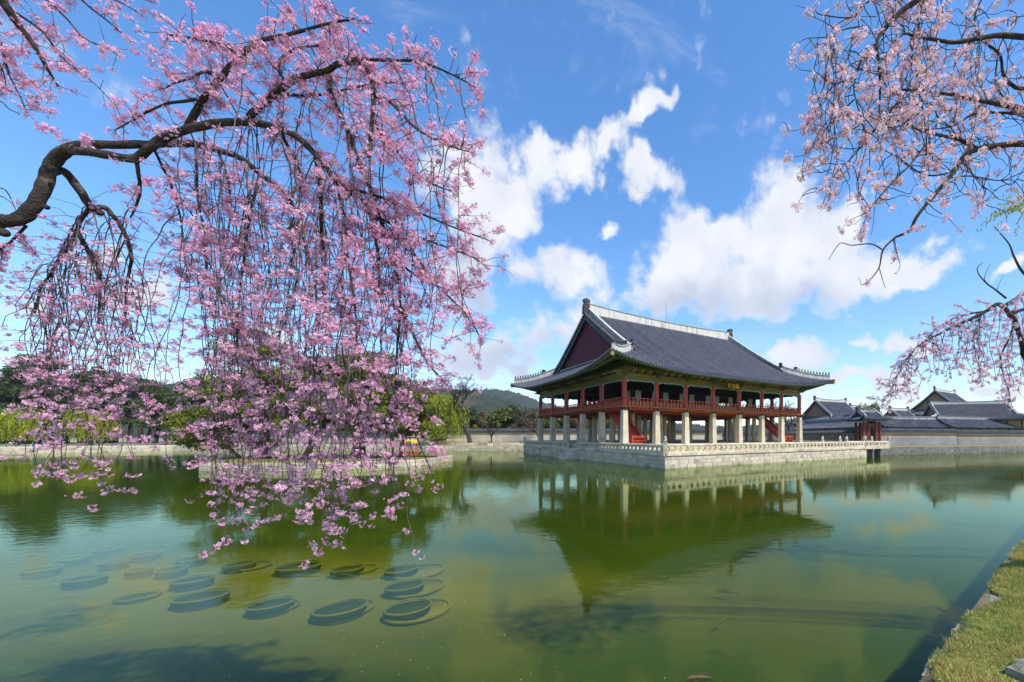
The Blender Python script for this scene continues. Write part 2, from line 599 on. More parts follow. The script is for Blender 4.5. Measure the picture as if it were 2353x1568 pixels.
def sheet(name, loops, z, m):
    pts = [Vector((p[0], p[1], 0)) for lp in loops for p in lp]
    tri = tessellate_polygon([[Vector((p[0], p[1], 0)) for p in lp] for lp in loops])
    mb = MB()
    mb.add([(p.x, p.y, z) for p in pts], [tuple(t) for t in tri])
    o = structure(name, mb, m)
    bm = bmesh.new()
    bm.from_mesh(o.data)
    bmesh.ops.recalc_face_normals(bm, faces=bm.faces)
    if bm.faces[:] and sum(f.normal.z * f.calc_area() for f in bm.faces) < 0:
        bmesh.ops.reverse_faces(bm, faces=bm.faces)
    bm.to_mesh(o.data)
    bm.free()
    return o


HOLE = [(-.7, .2), (2.58, 3.24), (8.29, 8.59), (60.3, 57.3)] + POND[4:]
sheet('ground', [OUTER, HOLE], GZ, 'earth')
sheet('pond_bed', [[(p[0] * 1.0, p[1]) for p in POND]], -.25, 'dirt_bed')

# water: a fresnel mirror over murky green
wmat = bpy.data.materials.new('pond_water')
wmat.use_nodes = True
nt = wmat.node_tree
nt.nodes.clear()


def nn_(t, **k):
    n = nt.nodes.new(t)
    for a, b in k.items():
        setattr(n, a, b)
    return n


tcw = nn_('ShaderNodeTexCoord')


def wnoise(sc, scale, detail, dist=0.0, rough=.5):
    mp = nn_('ShaderNodeMapping')
    mp.inputs['Scale'].default_value = sc
    nt.links.new(tcw.outputs['Object'], mp.inputs[0])
    n = nn_('ShaderNodeTexNoise')
    n.inputs['Scale'].default_value = scale
    n.inputs['Detail'].default_value = detail
    n.inputs['Distortion'].default_value = dist
    n.inputs['Roughness'].default_value = rough
    nt.links.new(mp.outputs[0], n.inputs['Vector'])
    return n.outputs[0]


def wmath(op, a, b=None, c=None, clamp=False):
    n = nn_('ShaderNodeMath', operation=op, use_clamp=clamp)
    for i, v in enumerate((a, b, c)):
        if v is None:
            continue
        if isinstance(v, (int, float)):
            n.inputs[i].default_value = v
        else:
            nt.links.new(v, n.inputs[i])
    return n.outputs[0]


rip = wnoise((.75, 1.0, 1.0), 3.2, 4, .6)
rip2 = wnoise((.35, .6, 1), .9, 3, .4)
patch = wnoise((1, 1, 1), .09, 3, .3)
pm = nn_('ShaderNodeMapRange')
pm.inputs['From Min'].default_value = .40
pm.inputs['From Max'].default_value = .66
pm.inputs['To Min'].default_value = .25
nt.links.new(patch, pm.inputs['Value'])
h = wmath('ADD', wmath('MULTIPLY', rip, pm.outputs[0]), wmath('MULTIPLY', rip2, .7))
# rings left by the carp
for (rx, ry, wl, rad) in ((2.35, 3.75, .16, 1.5), (6.4, 7.1, .14, .9), (3.6, 5.0, .15, 1.0)):
    vm = nn_('ShaderNodeVectorMath', operation='DISTANCE')
    nt.links.new(tcw.outputs['Object'], vm.inputs[0])
    vm.inputs[1].default_value = (rx, ry, 0)
    dd = vm.outputs['Value']
    wv = wmath('SINE', wmath('MULTIPLY', dd, 2 * math.pi / wl))
    env = wmath('MULTIPLY_ADD', dd, -1 / rad, 1.0, clamp=True)
    h = wmath('ADD', h, wmath('MULTIPLY', wmath('MULTIPLY', wv, env), .10))
bp = nn_('ShaderNodeBump')
bp.inputs['Strength'].default_value = .125
bp.inputs['Distance'].default_value = .05
nt.links.new(h, bp.inputs['Height'])
fr = nn_('ShaderNodeFresnel')
fr.inputs['IOR'].default_value = 1.24
nt.links.new(bp.outputs[0], fr.inputs['Normal'])
gl = nn_('ShaderNodeBsdfGlossy')
gl.inputs['Roughness'].default_value = .03
gl.inputs['Color'].default_value = (.84, .92, .68, 1)
nt.links.new(bp.outputs[0], gl.inputs['Normal'])
df = nn_('ShaderNodeBsdfDiffuse')
mc = nn_('ShaderNodeMix', data_type='RGBA')
mc.inputs[6].default_value = (.046, .084, .004, 1)
mc.inputs[7].default_value = (.060, .100, .006, 1)
nt.links.new(wnoise((1, 1, 1), .25, 4), mc.inputs[0])
nt.links.new(mc.outputs[2], df.inputs[0])
tp = nn_('ShaderNodeBsdfTransparent')
tp.inputs[0].default_value = (.78, .90, .40, 1)
body = nn_('ShaderNodeMixShader')
body.inputs[0].default_value = .22
nt.links.new(tp.outputs[0], body.inputs[1])
nt.links.new(df.outputs[0], body.inputs[2])
ms = nn_('ShaderNodeMixShader')
nt.links.new(fr.outputs[0], ms.inputs[0])
nt.links.new(body.outputs[0], ms.inputs[1])
nt.links.new(gl.outputs[0], ms.inputs[2])
ow = nn_('ShaderNodeOutputMaterial')
nt.links.new(ms.outputs[0], ow.inputs[0])
MATS['pond_water'] = wmat
sheet('pond_water', [POND], 0.0, 'pond_water')

# lighter brown silt around the sunken pots, fading into the green mud of the bed
bm_ = MATS['dirt_bed'].node_tree
bs_ = bm_.nodes['Principled BSDF']
old = bs_.inputs['Base Color'].links[0].from_socket
tb_ = bm_.nodes.new('ShaderNodeTexCoord')
mpb = bm_.nodes.new('ShaderNodeMapping')
mpb.vector_type = 'TEXTURE'
mpb.inputs['Location'].default_value = (-8.4, 9.2, 0)
mpb.inputs['Rotation'].default_value = (0, 0, -.10)
mpb.inputs['Scale'].default_value = (9.2, 3.4, 100)
bm_.links.new(tb_.outputs['Object'], mpb.inputs[0])
nzb = bm_.nodes.new('ShaderNodeTexNoise')
nzb.inputs['Scale'].default_value = 2.2
nzb.inputs['Detail'].default_value = 4
bm_.links.new(mpb.outputs[0], nzb.inputs['Vector'])
lnb = bm_.nodes.new('ShaderNodeVectorMath')
lnb.operation = 'LENGTH'
bm_.links.new(mpb.outputs[0], lnb.inputs[0])
adb = bm_.nodes.new('ShaderNodeMath')
adb.operation = 'MULTIPLY_ADD'
bm_.links.new(nzb.outputs[0], adb.inputs[0])
adb.inputs[1].default_value = .7
bm_.links.new(lnb.outputs['Value'], adb.inputs[2])
mrb = bm_.nodes.new('ShaderNodeMapRange')
mrb.inputs['From Min'].default_value = 1.45
mrb.inputs['From Max'].default_value = .75
bm_.links.new(adb.outputs[0], mrb.inputs['Value'])
mxb = bm_.nodes.new('ShaderNodeMix')
mxb.data_type = 'RGBA'
bm_.links.new(mrb.outputs[0], mxb.inputs[0])
bm_.links.new(old, mxb.inputs[6])
mxb.inputs[7].default_value = (.24, .17, .05, 1)
bm_.links.new(mxb.outputs[2], bs_.inputs['Base Color'])

# stones --------------------------------------------------------------------------------------
_st = {}


def stone_mesh(L, hh, dep, m='granite', bev=.024):
    L, hh = round(L, 1), round(hh, 2)
    key = (L, hh, dep, m)
    if key not in _st:
        mb = MB()
        x, b = L / 2 - .013, bev
        vs = [(-x, 0, .004), (x, 0, .004), (x, 0, hh - .004), (-x, 0, hh - .004),
              (-x + b, -b, b + .004), (x - b, -b, b + .004), (x - b, -b, hh - b - .004), (-x + b, -b, hh - b - .004),
              (-x, dep, .004), (x, dep, .004), (x, dep, hh - .004), (-x, dep, hh - .004)]
        fs = [(4, 5, 6, 7), (0, 1, 5, 4), (1, 2, 6, 5), (2, 3, 7, 6), (3, 0, 4, 7), (3, 2, 10, 11), (1, 9, 10, 2), (0, 3, 11, 8), (0, 8, 9, 1), (8, 11, 10, 9)]
        mb.add(vs, fs)
        _st[key] = mb.mesh('stone', m)
    return _st[key]


def lay_course(parent, p0, p1, z, hh, lmin, lmax, dep, rng, m='granite', name='block', out=0.0, jit=.012):
    """blocks along p0->p1 (2-d, in the parent's frame); the front looks to the right-hand side of the run"""
    p0, p1 = Vector(p0), Vector(p1)
    L = (p1 - p0).length
    d = (p1 - p0) / L
    ang = math.atan2(d.y, d.x)
    nrm = Vector((d.y, -d.x))
    s = 0.0
    while s < L - .05:
        l = rng.uniform(lmin, lmax)
        if L - s - l < lmin * .6:
            l = L - s
        l = max(.1, round(l, 1)) if L - s - l > .1 else l
        c = p0 + d * (s + l / 2) + nrm * (out + rng.uniform(-jit, jit))
        o = link(name, stone_mesh(l, hh, dep, m), parent, (c.x, c.y, z), ang)
        if abs(round(l, 1) - l) > .005:
            o.scale = (l / max(.1, round(l, 1)), 1, 1)
        s += l


def bank(label, pts, ztop, courses, lens, m, coping=None, seed=1):
    rng = random.Random(seed)
    base = thing('retaining_wall', label, 'wall', (pts[0][0], pts[0][1], -1.35))
    loc = [(p[0] - pts[0][0], p[1] - pts[0][1]) for p in pts]
    mb = MB()
    for a, b in zip(loc[:-1], loc[1:]):
        a, b = Vector(a), Vector(b)
        d = (b - a).normalized()
        n = Vector((d.y, -d.x))
        q = [a - n * .04 - d * .02, b - n * .04 + d * .02, b - n * .5 + d * .02, a - n * .5 - d * .02]
        mb.prism([(p.x, p.y) for p in q], 0.0, ztop + 1.35 - .03)
    part('backing', mb, 'granite_dark', base)
    z = 1.35 - .25
    hh = (ztop + .25) / courses
    for k in range(courses):
        for a, b in zip(loc[:-1], loc[1:]):
            lay_course(base, a, b, z, hh, lens[0], lens[1], .3, rng, m)
        z += hh
    return base


# the pond lies to the right of each run
bank('pale two course stone bank below the northern brick wall', [(-28, 90), (-105, 90)][::-1], .98, 2, (1.1, 2.2), 'granite', seed=3)
bank('grey ashlar bank in front of the path by the pine wood', [(-127, 74), (-118, 74.7), (-105, 90)], .98, 2, (1.1, 2.0), 'granite', seed=4)
bank('dark grey stone bank below the long grey brick wall', [(36.5, 68), (72, 80.5), (85, 84)], 1.28, 3, (.9, 1.8), 'granite_dark', seed=5)
bank('stone bank running back beside the pavilion island', [(-28, 90), (30, 98), (36.5, 68)], 1.0, 2, (1.2, 2.2), 'granite', seed=6)

# raised strips of land behind the banks
mb = MB().prism([(36.3, 68.3), (72, 80.9), (86, 84.5), (140, 100), (140, 140), (33, 140), (30.3, 98.2)], .6, 1.3)
structure('terrace', mb, 'turf')
mb = MB().prism([(36.4, 68.2), (72, 80.75), (85.5, 84.3), (85.4, 86.0), (72, 82.4), (36.2, 69.7)], 1.3, 1.316)
structure('lawn', mb, 'turf_bright')
mb = MB().prism([(-28, 90.1), (-105, 90.1), (-105, 93.0), (-28, 93.0)][::-1], 1.0, 1.012)
structure('lawn', mb, 'turf_bright')
mb = MB().prism([(-128, 74.3), (-118, 75.0), (-105, 90.2), (-107, 91.6), (-119, 77), (-128, 76.4)][::-1], 1.002, 1.014)
structure('lawn', mb, 'turf_bright')
mb = MB().prism([(-135, 77.2), (-119.5, 77.7), (-107.5, 92), (-60, 93.5), (-60, 97), (-111, 96.5), (-123, 82), (-135, 81)], 1.001, 1.010)
structure('path', mb, 'path')
mb = MB().prism([(-58, 95.5), (32, 99.5), (32, 118), (-58, 112)], .7, 1.55)
structure('terrace', mb, 'turf')
rng = random.Random(8)
ledge = thing('retaining_wall', 'low stone ledge along the foot of the pale northern wall', 'wall', (-58, 95.4, 1.0))
lay_course(ledge, (0, 0), (56, 2.4), 0.0, .54, 1.2, 2.6, .3, rng, 'granite')

# near bank: turf, edging stones
def lawn_off(q):
    """how far the turf stays back from the stone edge, by distance along the bank"""
    q = np.asarray(q, float)
    o = .05 + .03 * np.sin(q * 9.0) + .02 * np.sin(q * 23 + 1) + .015 * np.sin(q * 51)
    for c_, w_, a_ in ((2.75, .42, .22), (-.1, .28, .16), (7.4, .5, .2), (1.2, .15, .06), (5.2, .2, .08)):
        o = o + a_ * np.exp(-((q - c_) / w_) ** 2)
    return o


ED0, EDD, EDP = np.array([2.24, 3.6]), np.array([.7297, .6837]), np.array([.6837, -.7297])
qs = np.arange(-4.4, 16, .06)
fr_ = ED0 + np.outer(qs, EDD) + np.outer(lawn_off(qs), EDP)
mb = MB()
cols_l = []
for (x_, y_), q_ in zip(fr_, qs):
    r_ = .012 * math.sin(q_ * 31) + .01 * math.sin(q_ * 77)
    pts_ = [(x_, y_, .93)]
    for t_, z_ in ((.0, 1.0), (.05, 1.022 + r_), (.2, 1.03), (.6, 1.02), (1.4, 1.012), (6.0, 1.004)):
        pts_.append((x_ + EDP[0] * t_, y_ + EDP[1] * t_, z_))
    cols_l.append(pts_)
n_ = len(cols_l[0])
mb.add([p for c_ in cols_l for p in c_], [(i * n_ + j, i * n_ + j + 1, (i + 1) * n_ + j + 1, (i + 1) * n_ + j) for i in range(len(cols_l) - 1) for j in range(n_ - 1)])
structure('lawn', mb, 'turf', smooth=True)
near = thing('retaining_wall', 'rough granite edging of the grassy bank at the water', 'wall', (-1.0, .56, -1.35))
rng = random.Random(21)
mb = MB().prism([(0, -.03), (3.24, 3.01), (8.95, 8.36), (21, 19.66), (21.5, 19.2), (9.3, 8.0), (3.6, 2.65), (.35, -.4)], 0, 2.32)
part('backing', mb, 'soil', near)


def rough_stone(L, w, hh, seed):
    r = random.Random(seed)
    nx, ny = 6, 3
    mb = MB()
    top, bot = [], []
    for i in range(nx + 1):
        for j in range(ny + 1):
            e = 1 if i in (0, nx) or j in (0, ny) else 0
            top.append((L * (i / nx - .5) + r.uniform(-.02, .02), w * j / ny + r.uniform(-.02, .02), hh - (.035 if e else 0) + r.uniform(-.012, .012)))
            bot.append((top[-1][0] + r.uniform(-.015, .015), top[-1][1] + r.uniform(-.015, .015), 0))
    n = len(top)
    fs = []
    ix = lambda i, j: i * (ny + 1) + j
    for i in range(nx):
        for j in range(ny):
            fs.append((ix(i, j), ix(i + 1, j), ix(i + 1, j + 1), ix(i, j + 1)))
    for i in range(nx):
        fs.append((ix(i, 0) + n, ix(i + 1, 0) + n, ix(i + 1, 0), ix(i, 0)))
        fs.append((ix(i + 1, ny) + n, ix(i, ny) + n, ix(i, ny), ix(i + 1, ny)))
    for j in range(ny):
        fs.append((ix(0, j + 1) + n, ix(0, j) + n, ix(0, j), ix(0, j + 1)))
        fs.append((ix(nx, j) + n, ix(nx, j + 1) + n, ix(nx, j + 1), ix(nx, j)))
    return mb.add(top + bot, fs)


dxy = Vector((.73, .684)).normalized()
s = 2.6
k = 0
while s < 15:
    L = rng.uniform(.45, .95)
    c = dxy * (s + L / 2)
    for zz, ww in ((1.97, .34), (1.62, .36), (1.22, .36)):
        part('stone', rough_stone(L - .02, ww, .385 if zz < 2 else .36 + rng.uniform(-.02, .02), k), 'stone_moss', near, loc=(c.x + (0 if zz >= 2 else rng.uniform(-.03, .03)), c.y, zz - .02), rotz=math.atan2(dxy.y, dxy.x) + math.pi + rng.uniform(-.03, .03))
        k += 1
    s += L
rs = part('boulder', rough_stone(.34, .3, .12, 99), 'stone_moss', None, loc=(3.40, 3.50, 1.0), rotz=.5)
tag(rs, 'small grey boulder lying in the bank grass', 'rock')

# grass of the near bank
rg = np.random.default_rng(5)
N = 420000
P0 = np.array([2.24, 3.6])
dd = np.array([.7297, .6837])
pp = np.array([.6837, -.7297])
s = rg.uniform(-1.4, 9.5, N)
t = rg.uniform(.0, 4.4, N)
xy = P0 + np.outer(s, dd) + np.outer(t, pp)
fld = np.sin(xy[:, 0] * 5.1 + 1.3 * np.sin(xy[:, 1] * 3.7)) + np.sin(xy[:, 1] * 6.3 + np.sin(xy[:, 0] * 4.1)) + .8 * np.sin(xy[:, 0] * 13 + xy[:, 1] * 11)
bare = t < lawn_off(s) - .03
keep = ~bare & (rg.uniform(size=N) < np.where(t < .12, .75, 1.0))
# only what the picture can see
vis = (xy[:, 0] < 1.25 * xy[:, 1] + 1.0) & (xy[:, 1] > 2.6)
keep &= vis
xy, fld, t = xy[keep], fld[keep], t[keep]
N = len(xy)
hgt = rg.uniform(.018, .05, N) * (1 + .25 * fld)
hgt = np.clip(hgt, .012, .075)
ang = rg.uniform(0, 2 * math.pi, N)
lean = rg.uniform(.2, 1.1, N)
wd = rg.uniform(.0022, .0045, N)
base = np.c_[xy, np.full(N, 1.0)]
base[:, 2] += np.interp(t, [0, .1, .3, .7, 1.5], [.012, .022, .026, .018, .010])
du = np.c_[np.cos(ang), np.sin(ang), np.zeros(N)]
dv = np.c_[-np.sin(ang), np.cos(ang), np.zeros(N)]
tip = base + dv * (hgt * lean)[:, None] + np.c_[np.zeros((N, 2)), hgt]
V = np.stack([base - du * wd[:, None], base + du * wd[:, None], tip], 1).reshape(-1, 3)
F = np.arange(N * 3).reshape(-1, 3)
dry = np.clip(.5 + .28 * fld + rg.normal(0, .35, N), 0, 1)[:, None]
tint = (1 - dry) * np.array([.62, .95, .55]) + dry * np.array([1.55, 1.15, 1.5])
straw = (rg.uniform(size=N) < .22)[:, None]
tint = np.where(straw, np.array([1.9, 1.45, 3.2]), tint) * rg.uniform(.7, 1.1, N)[:, None]
go = link('grass', np_mesh('grass', V, F, 'grass_blade', tint=np.repeat(tint, 3, 0)))
go['kind'] = 'stuff'
tag(go, 'short spring grass and moss on the near bank', 'grass')

# hills ----------------------------------------------------------------------------------------


def hill(name, prof, y0, depth, m, seed, rough):
    """prof: (column, row) of the skyline at distance y0"""
    r = np.random.default_rng(seed)
    xs = np.array([p[0] for p in prof], float)
    ys = np.array([p[1] for p in prof], float)
    nx, ny = 420, 60
    col = np.linspace(xs[0], xs[-1], nx)
    crest = (HZ - np.interp(col, xs, ys)) / FPX * y0 + CAM_H
    X = (col - CX) / FPX * y0
    ph = r.uniform(0, 6.28, (9, 2))
    v, f = [], []
    for j in range(ny):
        q = j / (ny - 1) * 2 - 1
        env = math.cos(q * math.pi / 2) ** 1.3
        for i in range(nx):
            nz = sum(math.sin(X[i] / (rough * 1.9 ** -k) + ph[k, 0] + 3 * q * (k + 1)) * math.cos(q * (2 + 2 * k) + ph[k, 1] + X[i] / rough) * .5 ** k for k in range(6))
            zz = crest[i] * env + nz * crest[i] * .045 * (env + .1) + abs(r.normal()) * y0 * .0042 * (env > .1)
            v.append((X[i], y0 + q * depth, max(-2 if j in (0, ny - 1) else .9, zz)))
    for j in range(ny - 1):
        for i in range(nx - 1):
            f.append((j * nx + i, j * nx + i + 1, (j + 1) * nx + i + 1, (j + 1) * nx + i))
    return structure(name, MB().add(v, f), m, smooth=True)


hill('hill', [(-500, 990), (0, 940), (300, 905), (560, 880), (760, 872), (900, 885), (1000, 898), (1090, 908), (1180, 930), (1300, 965), (1500, 990)], 520, 160, 'hill_wood', 2, 60)
hill('hill', [(820, 990), (980, 935), (1080, 905), (1130, 898), (1180, 906), (1240, 925), (1330, 950), (1500, 975), (1750, 992)], 1300, 350, 'hill_wood', 3, 140)
hill('mountain', [(200, 985), (420, 935), (560, 895), (650, 868), (710, 838), (750, 822), (800, 836), (860, 868), (930, 885), (1020, 925), (1150, 985)], 1800, 500, 'hill_rock', 4, 170)
hill('hill', [(1550, 997), (1700, 985), (1900, 972), (2100, 978), (2300, 970), (2500, 960), (2800, 985)], 900, 200, 'hill_wood', 7, 90)
# ------------------------------------------------------------------ the pavilion
ROT = math.radians(35.5)
RU = Vector((math.cos(ROT), math.sin(ROT), 0))
LV = Vector((-math.sin(ROT), math.cos(ROT), 0))
CORNER = Vector((-3.83, 49.9, 0))
FZ = 2.08
UB = [4.75, 4.8, 5.0, 5.3, 5.0, 4.8, 4.75]
HU, HV = 17.2, 14.25
us = [-HU]
for w in UB:
    us.append(us[-1] + w)
vs_ = [-HV + 5.7 * i for i in range(6)]
CEN = CORNER + RU * HU + LV * HV
pav = thing('pavilion', 'great open two storey pavilion with grey tiled roof, red rails and stone pillars', 'pavilion', (CEN.x, CEN.y, FZ), ROT)

# --- roof surface
OV = 4.0
RA, RB = HU + OV, HV + OV           # half sizes of the eaves
GA = 14.9                           # gable plane
VA = 15.6                           # verge


def prof(d):
    return 8.75 + .50 * d + .0052 * d * d


def lift(d, o):
    return 1.62 * max(0.0, 1 - o / 15.0) ** 2.5 * max(0.0, 1 - d / 7.5) ** 1.3


def roof_z(d, o):
    return prof(d) + lift(d, o)


def south(a, d, sgn=-1):            # point on the long slope
    return (a, sgn * (RB - d), roof_z(d, RA - abs(a)))


def west(b, d, sgn=-1):
    return (sgn * (RA - d), b, roof_z(d, RB - abs(b)))


def strip_cols(mb, cols, mi=0):
    n = len(cols[0])
    o = [p for c in cols for p in c]
    fs = []
    for i in range(len(cols) - 1):
        for j in range(n - 1):
            fs.append((i * n + j, i * n + j + 1, (i + 1) * n + j + 1, (i + 1) * n + j))
    mb.add(o, fs, mi)


deck = MB()
soff = MB()
for sgn in (-1, 1):
    def cols(a0, a1, n, dm, dz=0.0, nd=20):
        out = []
        for i in range(n + 1):
            a = a0 + (a1 - a0) * i / n
            D = dm(a)
            out.append([(p[0], p[1], p[2] + dz) for p in (south(a, D * j / nd, sgn) for j in range(nd + 1))])
        return out
    strip_cols(deck, cols(-VA, VA, 40, lambda a: RB))
    for q in (-1, 1):
        strip_cols(deck, cols(q * VA, q * RA, 16, lambda a: max(.001, RA - abs(a))))
        strip_cols(soff, cols(q * VA, q * RA, 16, lambda a: max(.001, min(4.3, RA - abs(a))), -.22, 6))
    strip_cols(soff, cols(-VA, VA, 40, lambda a: 4.3, -.22, 6))

    def wcols(b0, b1, n, dz=0.0, dmx=RA - GA + .05, nd=12):
        out = []
        for i in range(n + 1):
            b = b0 + (b1 - b0) * i / n
            D = max(.001, min(dmx, RB - abs(b)))
            out.append([(p[0], p[1], p[2] + dz) for p in (west(b, D * j / nd, sgn) for j in range(nd + 1))])
        return out
    strip_cols(deck, wcols(-RB, RB, 60))
    strip_cols(soff, wcols(-RB, RB, 60, -.22, 4.3, 6))
part('roof_deck', deck, 'tile_base', pav, smooth=True)
part('soffit', soff, 'green_paint', pav, smooth=True)
# eave board closing the edge
mb = MB()
for sgn in (-1, 1):
    for fn, R in ((south, RA), (west, RB)):
        top = [fn(-R + 2 * R * i / 60, 0, sgn) for i in range(61)]
        bot = [(p[0], p[1], p[2] - .22) for p in top]
        strip_cols(mb, [[(p[0], p[1], p[2] + .04), q] for p, q in zip(top, bot)])
part('eave_board', mb, 'green_paint', pav)


# --- rows of cover tiles
def tile_row(fn, c, D, sgn, r=.125, nseg=14, out=.10, mb=None):
    mb = mb or MB()
    n = max(2, int(nseg * D / 18) + 2)
    vs, fs = [], []
    for i in range(n + 1):
        d = -out + (D + out) * i / n
        p = Vector(fn(c, max(0, d), sgn))
        if d < 0:
            q = Vector(fn(c, 0.3, sgn)) - p
            p = p + q * (d / .3)
        for k in range(5):
            ang = math.pi * k / 4
            side = r * math.cos(ang)
            up = r * 1.15 * math.sin(ang)
            vs.append((p[0] + (side if fn is south else 0), p[1] + (side if fn is west else 0), p[2] + up))
    for i in range(n):
        for k in range(4):
            fs.append((i * 5 + k, i * 5 + k + 1, i * 5 + 6 + k, i * 5 + 5 + k))
    fs.append((0, 1, 2, 3, 4))
    return mb.add(vs, fs)


def row_list(R, extent):
    n = int(2 * R / .41)
    return [-R + (i + .5) * 2 * R / n for i in range(n)]


ends = MB()
far_rows = MB()
for fn, R, dm in ((south, RA, lambda a: RB - .25 if abs(a) < VA else max(.15, RA - abs(a) - .15)), (west, RB, lambda b: max(.15, min(RA - GA, RB - abs(b)) - .12))):
    for c in row_list(R, 0):
        part('tile_row', tile_row(fn, c, dm(c), -1), 'tile', pav, smooth=True)
        tile_row(fn, c, dm(c), 1, mb=far_rows)
    for sgn in (-1, 1):
        for c in row_list(R, 0):
            p = Vector(fn(c, 0, sgn))
            o = Vector((0, sgn, 0)) if fn is south else Vector((sgn, 0, 0))
            q = p + o * .10 + Vector((0, 0, -.02))
            side = Vector((1, 0, 0)) if fn is south else Vector((0, 1, 0))
            vs = [q + side * (.125 * math.cos(t * math.pi / 4)) + Vector((0, 0, .125 * math.sin(t * math.pi / 4) + .02)) for t in range(8)]
            ends.add(vs + [v + o * .05 for v in vs], [tuple(range(8, 16))] + [(t, (t + 1) % 8, (t + 1) % 8 + 8, t + 8) for t in range(8)])
            # drip tile between the rows
            w = p + side * .1675 + o * .06
            ends.add([w - side * .14 + Vector((0, 0, .03)), w + side * .14 + Vector((0, 0, .03)), w + side * .10 + Vector((0, 0, -.11)), w + Vector((0, 0, -.15)), w - side * .10 + Vector((0, 0, -.11))], [(0, 1, 2, 3, 4)])
part('tile_row', far_rows, 'tile', pav, smooth=True, kind='stuff')
part('eave_tile', ends, 'tile', pav, kind='stuff')

# --- rafters
rm = MB()
rm.tube([(0, 0, 0), (0, 1, 0)], .085, 7, cap=False)
rm.add([(.085 * math.cos(k * 2 * math.pi / 7), 0, .085 * math.sin(k * 2 * math.pi / 7)) for k in range(7)], [tuple(range(7))], 1)
raf_me = rm.mesh('rafter', ['green_paint', 'rafter_end'], True)
fm = MB()
fm.box((0, .5, 0), (.12, 1, .13))
fm.add([(-.05, -.004, -.055), (.05, -.004, -.055), (.05, -.004, .055), (-.05, -.004, .055)], [(0, 1, 2, 3)], 1)
fly_me = fm.mesh('flying_rafter', ['green_paint', 'rafter_end'])


def place_bar(name, me, p, q):
    p, q = Vector(p), Vector(q)
    d = q - p
    o = link(name, me, pav, p)
    o.rotation_euler = d.to_track_quat('Y', 'Z').to_euler()
    o.scale = (1, d.length, 1)


for fn, R, HW in ((south, RA, HU), (west, RB, HV)):
    n = int(2 * R / .46)
    for i in range(n):
        c = -R + (i + .5) * 2 * R / n
        # towards the corners the rafters fan out from the corner column
        ci = max(-HW, min(HW, c)) if abs(c) > HW - 3.5 else c
        if abs(c) > HW - 3.5:
            k = (abs(c) - (HW - 3.5)) / (R - (HW - 3.5))
            ci = math.copysign(HW - 3.5 + 3.3 * k, c)
        for name, me, d0, d1, dz in (('rafter', raf_me, 1.05, 4.1, -.45), ('flying_rafter', fly_me, .22, 2.0, -.29)):
            p = Vector(fn(c, min(d0, max(.1, R - abs(c))), -1))
            t = (d1 - d0) / (4.1 - d0)
            e = Vector(fn(ci, 4.1, -1))
            q = p + (e - p) * t
            place_bar(name, me, p + Vector((0, 0, dz)), q + Vector((0, 0, dz - (.25 if name == 'flying_rafter' else 0))))
for sa in (-1, 1):
    for sb in (-1, 1):
        mb = MB()
        pts = []
        for d in (.12, 1.0, 2.2, 3.4, 5.0):
            pts.append((sa * (RA - d), sb * (RB - d), roof_z(d, d) - .42 - .05 * d))
        for w_, (p, q) in enumerate(zip(pts[:-1], pts[1:])):
            p, q = Vector(p), Vector(q)
            dd = (q - p)
            m4 = Matrix.Translation((p + q) / 2) @ dd.to_track_quat('Y', 'Z').to_matrix().to_4x4()
            mb.box((0, 0, 0), (.30, dd.length + .02, .42), 0, m4)
        mb.box(pts[0], (.36, .36, .40), 1)
        part('corner_rafter', mb, ['green_paint', 'ochre_wood'], pav)


# --- gables
def gable_top(b):
    return prof(RB - abs(b)) - .35


